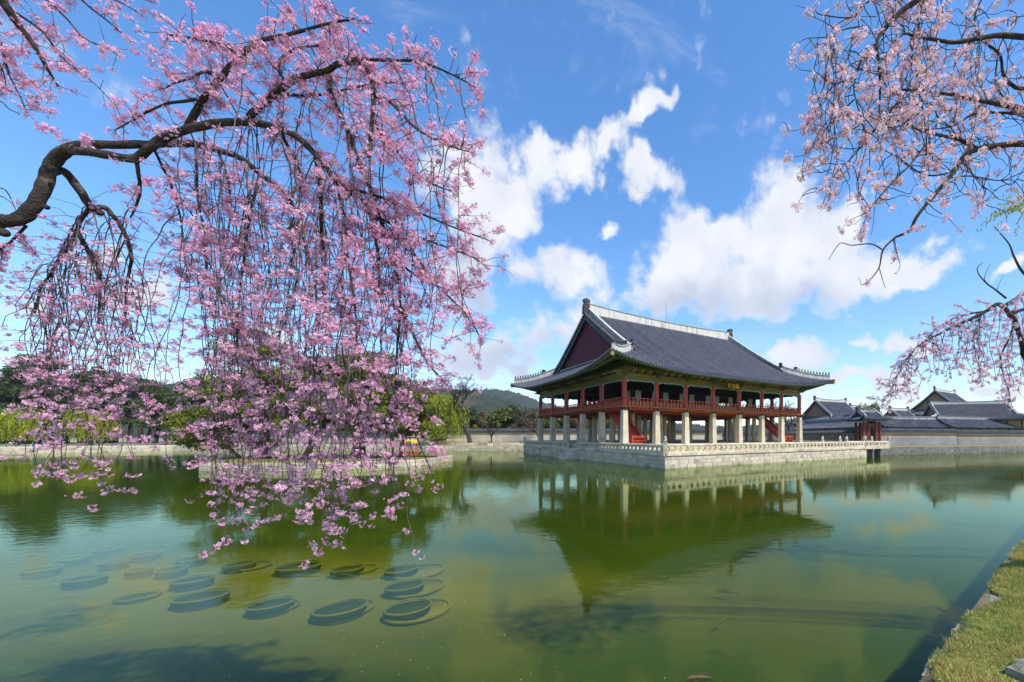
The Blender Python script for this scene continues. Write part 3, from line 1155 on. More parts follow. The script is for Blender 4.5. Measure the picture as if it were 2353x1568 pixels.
for sgn in (-1, 1):
    b = -13.2
    base_z = prof(RA - GA) - .1
    while b < 13.2:
        w = .44
        z0, z1 = base_z, min(gable_top(b), gable_top(b + w))
        if z1 > z0 + .05:
            mb = MB()
            x = sgn * GA
            zt0, zt1 = gable_top(b), gable_top(b + w)
            y0, y1 = b + .012, b + w - .012
            vs = [(x, y0, z0), (x, y1, z0), (x, y1, zt1), (x, y0, zt0)]
            vs += [(p[0] - sgn * .08, p[1], p[2]) for p in vs]
            mb.add(vs, [(0, 1, 2, 3), (0, 4, 5, 1), (1, 5, 6, 2), (2, 6, 7, 3), (3, 7, 4, 0)])
            # thin cover batten over the joint
            mb.box((x + sgn * .02, b, (z0 + zt0) / 2), (.05, .07, max(.05, zt0 - z0)))
            part('gable_plank', mb, 'maroon_plank', pav)
        b += w
    mb = MB()
    mb.box((sgn * (GA - .25), 0, base_z + .8), (.05, 26, 1.8))
    # backing wall behind the planks
    part('gable_backing', MB().prism([(-12.9, base_z), (12.9, base_z), (0, gable_top(0) - .2)], sgn * (GA - .1), sgn * (GA - .3), axis='x'), 'maroon_plank', pav)
    for q in (-1, 1):
        # bargeboard, in straight lengths following the curve
        for k in range(8):
            b0, b1 = q * (13.4 - 13.4 * k / 8), q * (13.4 - 13.4 * (k + 1) / 8)
            z0, z1 = prof(RB - abs(b0)), prof(RB - abs(b1))
            x0, x1 = sgn * (VA - .10), sgn * (VA - .20)
            vs = [(x0, b0, z0 - .16), (x0, b1, z1 - .16), (x0, b1, z1 - 1.0), (x0, b0, z0 - 1.0), (x1, b0, z0 - .16), (x1, b1, z1 - .16), (x1, b1, z1 - 1.0), (x1, b0, z0 - 1.0)]
            part('bargeboard', MB().add(vs, [(0, 1, 2, 3), (7, 6, 5, 4), (0, 4, 5, 1), (3, 2, 6, 7), (0, 3, 7, 4), (1, 5, 6, 2)]), 'black_paint', pav)
        # struts below the verge
        mb = MB()
        for k in range(26):
            bb = q * (.6 + k * .5)
            z = prof(RB - abs(bb)) - .25
            mb.box((sgn * (GA + .30), bb, z - .08), (.75, .10, .14))
        part('verge_rafter', mb, 'green_paint', pav, kind='stuff')
    vt = MB()
    for q in (-1, 1):
        for k in range(46):
            bb = q * (.25 + k * .30)
            z = prof(RB - abs(bb)) + .10
            vt.tube([(sgn * (VA - .62), bb, z + .06), (sgn * (VA + .14), bb, z - .10)], .10, 6)
    part('verge_tile', vt, 'tile', pav, kind='stuff')
    # flashing strip of tiles along the gable foot
    mb = MB()
    for k in range(42):
        bb = -12.6 + k * .6 + .3
        mb.box((sgn * (GA + .22), bb, prof(RA - GA) + .02), (.45, .57, .16))
    part('gable_foot_ridge', mb, 'plaster_grey', pav)


# --- ridges
def ridge(name, pts, w, hts, mats, cap=True, ck=1.0):
    """vertical-sided plastered ridge following pts"""
    mb = MB()
    P = [Vector(p) for p in pts]
    cols_ = []
    for i, p in enumerate(P):
        t = (P[min(i + 1, len(P) - 1)] - P[max(i - 1, 0)])
        t.z = 0
        t.normalize()
        n = Vector((-t.y, t.x, 0)) * (w / 2)
        hh = hts[i] if hasattr(hts, '__len__') else hts
        u = Vector((0, 0, hh))
        cols_.append([p + n + Vector((0, 0, -.3)), p + n * .92 + u, p - n * .92 + u, p - n + Vector((0, 0, -.3))])
    strip_cols(mb, cols_, 0)
    for e in (0, -1):
        mb.add(cols_[e], [(0, 1, 2, 3)], 0)
    o = part(name, mb, mats[0], pav)
    if cap:
        cb = MB()
        cc = []
        for i, p in enumerate(P):
            a, b = cols_[i][1], cols_[i][2]
            m_ = (a + b) / 2
            s_ = (a - b).normalized() * (w / 2 + .06 * ck)
            cc.append([m_ + s_ + Vector((0, 0, .004)), m_ + s_ + Vector((0, 0, .09 * ck)), m_ + s_ * .4 + Vector((0, 0, .19 * ck)), m_ - s_ * .4 + Vector((0, 0, .19 * ck)), m_ - s_ + Vector((0, 0, .09 * ck)), m_ - s_ + Vector((0, 0, .004))])
        strip_cols(cb, cc, 0)
        for e in (0, -1):
            cb.add(cc[e], [(0, 1, 2, 3, 4, 5)], 0)
        part('ridge_cap', cb, mats[1], o)
    return o


zr = prof(RB)
rp = [(-VA + .35 + (2 * VA - .7) * i / 24, 0, zr - .45 + .45 * abs(i / 12 - 1) ** 2.2) for i in range(25)]
ridge('main_ridge', rp, .55, 1.40, ('plaster', 'plaster_grey'))
for sa in (-1, 1):
    mb = MB()      # owl-tail finial: stepped block with a curled head
    mb.prism([(-.55, 0), (.55, 0), (.50, 1.2), (.42, 1.5), (.55, 1.75), (.50, 2.15), (.05, 2.35), (-.40, 2.25), (-.52, 1.95), (-.30, 1.75), (-.48, 1.3)], -.30, .30, axis='y', mtx=Matrix.Translation((sa * (VA - .3), 0, zr - .15)) @ Matrix.Rotation(0 if sa < 0 else math.pi, 4, 'Z'))
    part('ridge_finial', mb, 'figure_stone', pav)
    for sb in (-1, 1):
        dp = []
        for i in range(15):
            bb = (.25 + 12.0 * i / 14)
            dp.append((sa * (VA - .75), sb * bb, prof(RB - bb) + .02))
        ridge('descending_ridge', dp, .42, [.90 - .25 * i / 14 for i in range(15)], ('plaster_grey', 'plaster_cap'), ck=.35)
        e = dp[-1]
        mb = MB()
        mb.prism([(-.25, 0), (.28, 0), (.34, .35), (.22, .52), (.30, .72), (-.05, .80), (-.30, .62), (-.18, .40)], -.16, .16, axis='x', mtx=Matrix.Translation((e[0], e[1], e[2] + .70)) @ (Matrix.Rotation(math.pi, 4, 'Z') if sb < 0 else Matrix()))
        part('dragon_head', mb, 'figure_stone', pav)
        hp = []
        d1 = RA - VA + .75
        for i in range(15):
            d = d1 - (d1 - .55) * i / 14
            hp.append((sa * (RA - d), sb * (RB - d), roof_z(d, d) + .02))
        ridge('hip_ridge', hp, .42, [.78 - .12 * i / 14 for i in range(15)], ('plaster', 'plaster_grey'))
        # guardian figures along the hip
        for k in range(12):
            f = .34 + .64 * k / 11
            i0 = min(13, int(f * 14))
            p = Vector(hp[i0]).lerp(Vector(hp[i0 + 1]), f * 14 - i0) + Vector((0, 0, .84))
            mb = MB()
            if k == 0:
                mb.prism([(-.3, 0), (.3, 0), (.42, .45), (.1, .62), (-.32, .5), (-.2, .3)], -.16, .16, axis='x')
            else:
                mb.lathe([(.13, 0), (.11, .12), (.085, .26), (.055, .33)], 6)
                mb.blob((0, -.03, .40), (.075, .09, .085), 6, 4)
                mb.box((0, -.14, .18), (.05, .06, .22))
            part('guardian_figure', mb, 'figure_stone', pav, loc=p, rotz=math.atan2(sb, sa) + math.pi / 2)
mb = MB().tube([(-.2, 0, zr + 1.0), (-.2, 0, zr + 4.4)], .025, 5)
mb.lathe([(.18, zr + .95), (.16, zr + 1.15), (.04, zr + 1.2)], 8, (-.2, 0, 0))
part('lightning_rod', mb, 'black_paint', pav)

# --- stone pillars, columns
sq = MB()
sq.box((0, 0, 2.10), (.80, .80, 4.20), taper=.78)
sq_me = sq.mesh('stone_pillar', 'granite_pillar')
rd = MB().lathe([(.44, 0), (.43, .6), (.36, 3.5), (.34, 4.25)], 14)
rd_me = rd.mesh('stone_pillar', 'granite_pillar', True)
capm = MB().box((0, 0, 4.28), (.70, .70, .20)).mesh('pillar_cap', 'black_paint')
colm = MB().box((0, 0, 6.15), (.44, .44, 3.55)).mesh('column', 'red_wood')
for i, u in enumerate(us):
    for j, v in enumerate(vs_):
        outer = i in (0, 7) or j in (0, 5)
        link('stone_pillar', sq_me if outer else rd_me, pav, (u, v, 0), 0 if outer else (i * 7 + j) * .9)
        if outer:
            link('pillar_cap', capm, pav, (u, v, 0))
            link('column', colm, pav, (u, v, 0))
        elif i in (1, 2, 5, 6) or j in (1, 4):
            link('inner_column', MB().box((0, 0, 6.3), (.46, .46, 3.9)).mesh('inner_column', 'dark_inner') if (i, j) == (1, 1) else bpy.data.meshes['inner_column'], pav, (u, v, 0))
# pale panels standing by the inner columns
pan = MB().box((0, 0, 6.05), (.95, .07, 2.7)).mesh('inner_panel', 'grey_panel')
for i in range(1, 7):
    for dx in (-.95, .95):
        if (i == 1 and dx < 0) or (i == 6 and dx > 0):
            continue
        for j in (1, 4):
            link('inner_panel', pan, pav, (us[i] + dx, vs_[j], 0))
for j in (1, 4):
    link('inner_panel', pan, pav, (us[1], vs_[j] + (.9 if j == 1 else -.9), 0), math.pi / 2)

# --- deck, joists, ceiling
part('deck', MB().box((0, 0, 4.62), (2 * HU + 1.2, 2 * HV + 1.2, .14)), 'orange_wood', pav)
jm = MB().box((0, 0, 4.46), (.14, 2 * HV + 1.0, .18)).mesh('joist', 'orange_wood')
n = 58
for k in range(n):
    x = -HU - .3 + (2 * HU + .6) * (k + .5) / n
    link('joist', jm, pav, (x, 0, 0))
for v in vs_:
    part('girder', MB().box((0, v, 4.42 if abs(v) < 14 else 4.425), (2 * HU, .32, .30)), 'red_wood', pav)
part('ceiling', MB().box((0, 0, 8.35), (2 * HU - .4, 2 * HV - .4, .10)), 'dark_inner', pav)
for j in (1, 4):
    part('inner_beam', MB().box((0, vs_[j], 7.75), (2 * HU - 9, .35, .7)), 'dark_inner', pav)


# --- facade: lintels, trims, rails
def scallop(L, hgt, side, thick=.08):
    """carved trim: a wavy valance with two side pendants, local x along the bay"""
    mb = MB()
    n = 36
    top, bot = [], []
    for k in range(n + 1):
        x = L * k / n
        e = min(x, L - x) / L
        dz = .10 + .05 * abs(math.sin(k * math.pi / 4)) + (.16 * (1 - e / .16) if e < .16 else 0) + (.05 * math.sin(e * 30) if e < .3 else 0)
        top.append((x, 0))
        bot.append((x, -dz))
    vs, fs = [], []
    for (x, z), (x2, z2) in zip(top, bot):
        vs += [(x, -thick / 2, z), (x2, -thick / 2, z2), (x2, thick / 2, z2), (x, thick / 2, z)]
    for k in range(n):
        o = 4 * k
        fs += [(o, o + 1, o + 5, o + 4), (o + 1, o + 2, o + 6, o + 5), (o + 3, o + 2, o + 6, o + 7)]
    mb.add(vs, fs)
    for q in (0, 1):
        vs, fs = [], []
        m_ = 16
        for k in range(m_ + 1):
            z = -side * k / m_
            w = .07 + .045 * abs(math.sin(k * math.pi / 3)) + (.10 * (1 - k / 3) if k < 3 else 0)
            x0, x1 = (0, w) if q == 0 else (L, L - w)
            vs += [(x0, -.03, z), (x1, -.03, z), (x1, .03, z), (x0, .03, z)]
        for k in range(m_):
            o = 4 * k
            fs += [(o, o + 1, o + 5, o + 4), (o + 1, o + 2, o + 6, o + 5)]
        mb.add(vs, fs)
    return mb


brk = MB()
# S-shaped rail bracket (side view in y-z, y- = outward)
brk.prism([(0, 4.36), (-.10, 4.36), (-.13, 4.75), (-.08, 5.05), (-.16, 5.30), (-.36, 5.52), (-.36, 5.60), (-.24, 5.60), (-.05, 5.38), (.02, 5.1)], -.055, .055, axis='x')
brk_me = brk.mesh('rail_bracket', 'red_wood')
dot_me = MB().blob((0, -.30, 5.66), (.055, .055, .05), 6, 4).mesh('rail_stud', 'white_dot')
pend = MB()
pend.prism([(0, 0), (-.85, .10), (-1.0, .28), (-.75, .30), (-.55, .42), (-.95, .52), (-.7, .72), (0, .75)], -.10, .10, axis='x')
pend_me = pend.mesh('wing_bracket', 'green_beam')
small = MB()
small.prism([(-.34, 0), (.34, 0), (.20, .16), (.42, .30), (.30, .5), (-.30, .5), (-.42, .30), (-.20, .16)], -.06, .06, axis='y')
small_me = small.mesh('block_bracket', 'green_beam')
arm = MB()
arm.prism([(.2, 0), (-.62, .02), (-.72, .12), (-.45, .18), (-.25, .26), (.2, .26)], -.05, .05, axis='x')
arm_me = arm.mesh('bracket_arm', 'rafter_end')

sides = [  # origin offset, rotation, stations along the side
    (us, Matrix.Translation((0, -HV, 0)), 2 * HU),
    ([v for v in vs_], Matrix.Translation((-HU, 0, 0)) @ Matrix.Rotation(-math.pi / 2, 4, 'Z'), 2 * HV),
    (us, Matrix.Translation((0, HV, 0)) @ Matrix.Rotation(math.pi, 4, 'Z'), 2 * HU),
    ([v for v in vs_], Matrix.Translation((HU, 0, 0)) @ Matrix.Rotation(math.pi / 2, 4, 'Z'), 2 * HV),
]


def sub(name, me, M, loc, rz=0.0, parent=pav):
    o = link(name, me, parent)
    o.matrix_local = M @ Matrix.Translation(loc) @ Matrix.Rotation(rz, 4, 'Z')
    return o


for si, (st, M, L) in enumerate(sides):
    st = sorted(st)
    near_side = si in (0, 1)
    # lintel of three bands
    for z0, hh, th, m_ in ((7.90, .46, .34, 'green_beam'), (8.38, .30, .26, 'ochre_wood'), (9.16, .34, .40, 'green_beam'), (9.9, .34, .38, 'green_paint')):
        o = part('lintel', MB().box((0, 0, z0 + hh / 2), (L - .01 * (si % 2), th, hh)), m_, pav)
        o.matrix_local = M
    o = part('bracket_wall', MB().box((0, .12, 8.92), (L - .3, .06, .48)), 'green_paint', pav)
    o.matrix_local = M
    o = part('rafter_wall', MB().box((0, .15, 9.75), (L - .3, .06, .9)), 'green_paint', pav)
    o.matrix_local = M
    for x in st:
        sub('wing_bracket', pend_me, M, (x, -.15, 8.30))
    for a, b in zip(st[:-1], st[1:]):
        for f in (.25, .5, .75):
            sub('block_bracket', small_me, M, (a + (b - a) * f, -.02, 8.68))
            if near_side:
                sub('bracket_arm', arm_me, M, (a + (b - a) * f, -.10, 8.90))
        w = b - a - .46
        o = part('opening_trim', scallop(w, .2, 2.05), 'teal_trim', pav)
        o.matrix_local = M @ Matrix.Translation((a + .23, -.02, 7.90))
        o = part('rail_panel', MB().box(((a + b) / 2, .02, 5.05), (b - a - .44, .06, .62)), 'ochre_wood', pav)
        o.matrix_local = M
        o = part('rail_board', MB().box(((a + b) / 2, -.03, 4.62), (b - a - .44, .08, .52)), 'red_wood', pav)
        o.matrix_local = M
        o = part('rail_mid', MB().box(((a + b) / 2, -.05, 5.38), (b - a - .44, .10, .07)), 'red_wood', pav)
        o.matrix_local = M
        if near_side:
            k_ = 8
            for k in range(k_):
                x = a + .22 + (b - a - .44) * (k + .5) / k_
                sub('rail_bracket', brk_me, M, (x, -.06, 0))
                sub('rail_stud', dot_me, M, (x, -.08, 0))
    o = part('deck_fascia', MB().box((0, -.02, 4.43), (L + .1, .20, .20)), 'red_wood', pav)
    o.matrix_local = M
    o = part('handrail', MB().tube([(-L / 2 - .3, -.36, 5.66), (L / 2 + .3, -.36, 5.66)], .055, 8), 'red_wood', pav, smooth=True)
    o.matrix_local = M

# --- plaque over the middle bay
plq = part('plaque', MB().box((0, 0, 0), (2.35, .10, .95)).box((0, -.03, .53), (2.6, .12, .12), 1).box((0, -.03, -.53), (2.6, .12, .12), 1), ['black_paint', 'green_beam'], pav)
plq.location = (-.35, -HV - 1.75, 7.98)
plq.rotation_euler = (math.radians(-18), 0, 0)
for k, ch in enumerate('樓會慶'):
    cu = bpy.data.curves.new('character', 'FONT')
    cu.body = ch
    cu.size = .78
    cu.extrude = .02
    cu.offset = .012
    cu.resolution_u = 2
    cu.align_x = 'CENTER'
    cu.align_y = 'CENTER'
    to = bpy.data.objects.new('tmp', cu)
    C.objects.link(to)
    bpy.context.view_layer.update()
    me = bpy.data.meshes.new_from_object(to.evaluated_get(bpy.context.evaluated_depsgraph_get()))
    bpy.data.objects.remove(to)
    me.materials.clear()
    me.materials.append(MATS['gold'])
    o = link('character', me, plq, (-.74 + .74 * k, -.075, 0), rot=(math.pi / 2, 0, 0))

# --- two red staircases under the deck
for x0, va, vb in ((-HU + 3.0, -HV + 1.6, -HV + 7.6), (HU - 2.0, -HV + .9, -HV + 6.9)):
    st_ = bpy.data.objects.new('staircase', None)
    C.objects.link(st_)
    st_.parent = pav
    st_.location = (x0, va, 0)
    n, W2 = 20, 1.0
    run, rise = (vb - va), 4.45
    for k in range(n):
        part('step', MB().box((0, run * (k + .5) / n, rise * (k + 1) / n - .03), (2 * W2 - .14, run / n + .05, .06)).box((0, run * (k + .02) / n + .03, rise * (k + .5) / n), (2 * W2 - .14, .03, rise / n)), 'red_bright', st_)
    for q in (-1, 1):
        x = q * W2
        mb = MB().prism([(-.15, 0), (.35, 0), (run + .2, rise - .1), (run + .2, rise + .25), (run - .2, rise + .25), (-.15, .35)], x - .05, x + .05, axis='x')
        part('stringer', mb, 'red_wood', st_)
        mb = MB().tube([(x, .05, 1.05), (x, run, rise + 1.0)], .05, 6)
        mb.tube([(x, .05, .62), (x, run, rise + .62)], .03, 5)
        for k in range(9):
            mb.box((x, run * k / 8, rise * k / 8 + .55), (.07, .07, 1.0))
        part('stair_rail', mb, 'red_wood', st_)
        mb = MB().box((x, -.25, .55), (.12, .12, 1.1)).box((x, -.25, 1.14), (.18, .18, .10))
        part('newel', mb, 'red_bright', st_)
    mb = MB().box((0, -.26, 1.0), (2 * W2, .06, .10)).box((0, -.26, .80), (2 * W2, .05, .06)).box((0, -.26, .45), (2 * W2, .05, .07))
    for k in range(5):
        mb.box((-.8 + .4 * k, -.26, .9), (.06, .05, .2))
    part('gate', mb, 'red_bright', st_)

# ------------------------------------------------------------------ the island platform
M1_, M2_, M3_, M4_ = 2.0, 10.9, 1.0, 3.0      # west, south, east, north margins
PZ = 1.46
plat = thing('stone_platform', 'ashlar stone island platform under the pavilion', 'platform', (CEN.x, CEN.y, -1.35), ROT)
x0, x1, y0, y1 = -HU - M1_, HU + M3_, -HV - M2_, HV + M4_
B0 = 1.35
part('core', MB().prism([(x0 + .06, y0 + .06), (x1 - .06, y0 + .06), (x1 - .06, y1 - .06), (x0 + .06, y1 - .06)], 0, B0 + PZ - .05), 'granite_dark', plat)
rng = random.Random(11)
STEP_V = (-HV + 9.0, -HV + 12.2)        # gap for the water steps on the west side
hs = (.44, .44, .40)
z = B0 - .12
for k, hh in enumerate(hs):
    lay_course(plat, (x0, y0), (x1, y0), z, hh, .7, 1.7, .35, rng)
    lay_course(plat, (x0, y1), (x0, y0), z, hh, .7, 1.7, .35, rng)
    lay_course(plat, (x1, y0), (x1, y1), z, hh, 1.4, 2.6, .35, rng)
    lay_course(plat, (x1, y1), (x0, y1), z, hh, 1.4, 2.6, .35, rng)
    z += hh
for a, b in (((x0, y0), (x1, y0)), ((x0, y1), (x0, y0)), ((x1, y0), (x1, y1)), ((x1, y1), (x0, y1))):
    lay_course(plat, a, b, z, B0 + PZ - z, 1.4, 2.2, .6, rng, name='coping', out=.10, jit=.004)
part('turf_strip', MB().box(((x0 + x1) / 2, (y0 + y1) / 2, B0 + PZ - .015), (x1 - x0 - 1.0, y1 - y0 - 1.0, .02)), 'turf_bright', plat)
# raised floor carrying the pillars
fl = MB().box((0, 0, B0 + (PZ + FZ) / 2), (2 * HU + 2.2, 2 * HV + 2.2, FZ - PZ))
part('pillar_floor', fl, 'granite', plat)
mb = MB()
sl = link
for k in range(5):
    part('water_step', MB().box((x0 - .25 - .32 * k, sum(STEP_V) / 2, B0 + (PZ - .28 * (k + 1)) / 2 - .3), (.34 if k else .5, STEP_V[1] - STEP_V[0] - .1 * 0, PZ - .28 * (k + 1) + .6)), 'granite', plat)

# balustrade
bal = thing('stone_balustrade', 'carved stone balustrade with lotus balusters around the pavilion platform', 'balustrade', (CEN.x, CEN.y, PZ), ROT)
bl = MB()
# hourglass baluster: wide top and bottom, narrow waist
bl.prism([(-.34, 0), (.34, 0), (.34, .07), (.10, .27), (.10, .33), (.34, .52), (.34, .56), (-.34, .56), (-.34, .52), (-.10, .33), (-.10, .27), (-.34, .07)], -.09, .09, axis='y')
bl_me = bl.mesh('baluster', 'granite')


def carved_post(parent, x, y, rz=0.0, beast=True, hh=.98):
    mb = MB()
    mb.box((0, 0, hh / 2), (.36, .36, hh))
    mb.box((0, 0, hh + .04), (.42, .42, .08))
    p = part('post', mb, 'granite', parent, loc=(x, y, 0), rotz=rz)
    if beast:
        b_ = MB()
        b_.blob((0, .02, .24), (.16, .20, .24), 8, 6)
        b_.blob((0, -.10, .48), (.13, .15, .14), 8, 6)
        b_.blob((0, -.22, .45), (.08, .08, .07), 6, 4)
        b_.box((-.09, -.16, .12), (.08, .10, .26))
        b_.box((.09, -.16, .12), (.08, .10, .26))
        b_.blob((0, .18, .22), (.06, .07, .18), 6, 4)
        part('beast', b_, 'statue_stone', p, loc=(0, 0, hh + .06), smooth=True)
    return p


def rail_run(parent, a, b, gate=None):
    a, b = Vector(a), Vector(b)
    L = (b - a).length
    d = (b - a) / L
    ang = math.atan2(d.y, d.x)
    n = max(1, round(L / .78))
    for k in range(n):
        c = a + d * (L * (k + .5) / n)
        link('baluster', bl_me, parent, (c.x, c.y, .10), ang, ((L / n) / .78, 1, 1))
    seg = max(1, round(L / 2.4))
    for k in range(seg):
        c = a + d * (L * (k + .5) / seg)
        m_ = MB().tube([(-L / seg / 2 + .008, 0, .735), (L / seg / 2 - .008, 0, .735)], .125, 8)
        part('top_rail', m_, 'granite', parent, loc=(c.x, c.y, 0), rotz=ang)
        part('base_rail', MB().box((0, 0, .05), (L / seg - .012, .30, .11)), 'granite', parent, loc=(c.x, c.y, 0), rotz=ang)


i_ = .14
cx0, cx1, cy0, cy1 = x0 + i_, x1 - i_, y0 + i_, y1 - i_
rail_run(bal, (cx0 + .2, cy0), (cx1 - .2, cy0))
rail_run(bal, (cx0, cy0 + .2), (cx0, STEP_V[0] - .2))
rail_run(bal, (cx0, STEP_V[1] + .2), (cx0, cy1 - .2))
rail_run(bal, (cx0 + .2, cy1), (cx1 - .2, cy1))
BR = (cy0 + .25, cy0 + 2.9)          # bridge opening on the east side
rail_run(bal, (cx1, BR[1] + .2), (cx1, cy1 - .2))
carved_post(bal, cx0, cy0, -math.pi / 4)
carved_post(bal, cx1, cy0, math.pi / 4)
carved_post(bal, cx0, cy1, -2.4)
carved_post(bal, cx1, cy1, 2.4)
for v in STEP_V:
    carved_post(bal, cx0, v, -math.pi / 2)
carved_post(bal, cx1, BR[1], math.pi / 2)
for v in (4.0, 7.0, 18.0, 21.0):
    carved_post(bal, cx1, cy0 + v, math.pi / 2)

# bridge to the eastern bank
br = thing('stone_bridge', 'short stone slab bridge from the platform to the eastern bank', 'bridge', (CEN.x, CEN.y, PZ), ROT)
BL = 7.6
bx = x1
for k in range(4):
    part('slab', MB().box((bx + BL * (k + .5) / 4, (BR[0] + BR[1]) / 2, -.16), (BL / 4 - .015, BR[1] - BR[0] + .5, .30)), 'granite', br)
for f in (.3, .62):
    for v in BR:
        part('pier', MB().box((bx + BL * f, v, -1.5), (.45, .45, 2.4)), 'granite_dark', br)
    part('crossbeam', MB().box((bx + BL * f, sum(BR) / 2, -.45), (.42, 3.3, .28)), 'granite_dark', br)
for v in BR:
    rail_run(br, (bx + .1, v), (bx + BL - .3, v))
    carved_post(br, bx + BL - .15, v, math.pi / 2 if v == BR[1] else -.4)
    carved_post(br, bx - .1, v, -.4) if v == BR[0] else None

# little white lamps on the shore
def lamp_box(loc, label):
    t = thing('garden_lamp', label, 'lamp', loc, .3)
    part('base', MB().box((0, 0, .06), (.9, .7, .12)), 'granite', t)
    mb = MB()
    mb.box((0, 0, .44), (.84, .64, .66))
    part('body', mb, 'box_white', t)
    for px in (-.2, .2):
        part('opening', MB().box((px, 0, .46), (.22, .66, .36)), 'cloth_dark', t)  # solid dark block, the shade inside an opening put into its colour
    part('roof', MB().prism([(-.55, 0), (.55, 0), (.40, .16), (-.40, .16)], -.45, .45, axis='y', mtx=Matrix.Translation((0, 0, .79))), 'tile_far', t)


lamp_box((-29.8, 91.6, 1.012), 'white garden lamp with dark roof at the platform corner')
lamp_box((-36.6, 91.5, 1.012), 'low white lamp on the grass strip of the northern bank')
# ------------------------------------------------------------------ brick walls with tiled caps


def brick_mat(name, a, b, mortar, bw, bh, msize=.02):
    m = bpy.data.materials.new(name)
    m.use_nodes = True
    t = m.node_tree
    bs = t.nodes['Principled BSDF']
    bs.inputs['Roughness'].default_value = .85
    tc_ = t.nodes.new('ShaderNodeTexCoord')
    sp = t.nodes.new('ShaderNodeSeparateXYZ')
    cb = t.nodes.new('ShaderNodeCombineXYZ')
    t.links.new(tc_.outputs['Object'], sp.inputs[0])
    t.links.new(sp.outputs[0], cb.inputs[0])
    t.links.new(sp.outputs[2], cb.inputs[1])
    br_ = t.nodes.new('ShaderNodeTexBrick')
    t.links.new(cb.outputs[0], br_.inputs['Vector'])
    br_.inputs['Color1'].default_value = (*a, 1)
    br_.inputs['Color2'].default_value = (*b, 1)
    br_.inputs['Mortar'].default_value = (*mortar, 1)
    br_.inputs['Scale'].default_value = 1
    br_.inputs['Brick Width'].default_value = bw
    br_.inputs['Row Height'].default_value = bh
    br_.inputs['Mortar Size'].default_value = msize
    nz = t.nodes.new('ShaderNodeTexNoise')
    nz.inputs['Scale'].default_value = .35
    nz.inputs['Detail'].default_value = 6
    t.links.new(tc_.outputs['Object'], nz.inputs['Vector'])
    r = t.nodes.new('ShaderNodeMapRange')
    r.inputs['From Min'].default_value = .3
    r.inputs['From Max'].default_value = .7
    r.inputs['To Min'].default_value = .72
    r.inputs['To Max'].default_value = 1.12
    t.links.new(nz.outputs[0], r.inputs['Value'])
    hv = t.nodes.new('ShaderNodeHueSaturation')
    t.links.new(br_.outputs[0], hv.inputs['Color'])
    t.links.new(r.outputs[0], hv.inputs['Value'])
    t.links.new(hv.outputs[0], bs.inputs['Base Color'])
    bp_ = t.nodes.new('ShaderNodeBump')
    bp_.inputs['Strength'].default_value = .5
    bp_.inputs['Distance'].default_value = .02
    bp_.invert = True
    t.links.new(br_.outputs['Fac'], bp_.inputs['Height'])
    t.links.new(bp_.outputs[0], bs.inputs['Normal'])
    MATS[name] = m


brick_mat('wall_grey', (.19, .195, .21), (.135, .14, .155), (.34, .34, .34), .62, .26, .035)
brick_mat('wall_red', (.34, .19, .12), (.28, .15, .10), (.42, .36, .30), .34, .11, .02)
brick_mat('wall_pale', (.66, .59, .50), (.58, .51, .43), (.40, .36, .31), .62, .24, .02)


def tiled_cap(parent, L, z, w=.75, hh=.55, pitch=.34):
    mb = MB()
    mb.prism([(-w, 0), (w, 0), (w * .92, .10), (.12, hh), (-.12, hh), (-w * .92, .10)], -L / 2 - .1, L / 2 + .1, axis='x', mtx=Matrix.Translation((0, 0, z)))
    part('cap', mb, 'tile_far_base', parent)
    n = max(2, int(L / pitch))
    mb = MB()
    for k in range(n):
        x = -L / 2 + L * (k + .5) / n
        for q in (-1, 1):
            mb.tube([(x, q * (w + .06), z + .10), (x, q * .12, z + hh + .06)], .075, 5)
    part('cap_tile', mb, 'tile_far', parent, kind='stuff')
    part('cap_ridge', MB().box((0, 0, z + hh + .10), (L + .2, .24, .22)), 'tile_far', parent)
    mb = MB()
    for k in range(n):
        x = -L / 2 + L * (k + .5) / n
        mb.box((x, -w * .72, z - .08), (.12, .3, .14))
        mb.box((x, w * .72, z - .08), (.12, .3, .14))
    part('dentil', mb, 'plaster', parent, kind='stuff')


def court_wall(label, p0, p1, z0, bands, th=.7):
    p0, p1 = Vector(p0), Vector(p1)
    L = (p1 - p0).length
    c = (p0 + p1) / 2
    d = p1 - p0
    t = thing('courtyard_wall', label, 'wall', (c.x, c.y, z0), math.atan2(d.y, d.x))
    z = 0.0
    for k, (hh, m) in enumerate(bands):
        part('brick_face', MB().box((0, 0, z + hh / 2), (L, th - .06 * k, hh)), m, t)
        z += hh
    tiled_cap(t, L, z)
    return t


court_wall('long pale northern wall with tiled cap in sunlight', (-62, 103.5), (17, 106.5), 1.5, [(.5, 'granite'), (1.95, 'wall_pale'), (.3, 'brick_brown')])
court_wall('grey brick wall with red band left of the small gate', (37.6, 78.2), (33.5, 107), 1.28, [(1.55, 'wall_grey'), (.85, 'wall_red')])
court_wall('grey brick wall with red band, between the gate and the jog in its cap', (41.6, 78.0), (61.5, 85.0), 1.28, [(1.50, 'wall_grey'), (1.0, 'wall_red')])
court_wall('grey brick wall with red band beyond the jog in its cap', (61.6, 85.0), (92, 95.6), 1.28, [(1.25, 'wall_grey'), (1.05, 'wall_red')])
court_wall('far wall closing the courtyard behind the pavilion', (17.2, 106.6), (33, 107.2), 1.3, [(1.6, 'wall_grey'), (.8, 'wall_red')])


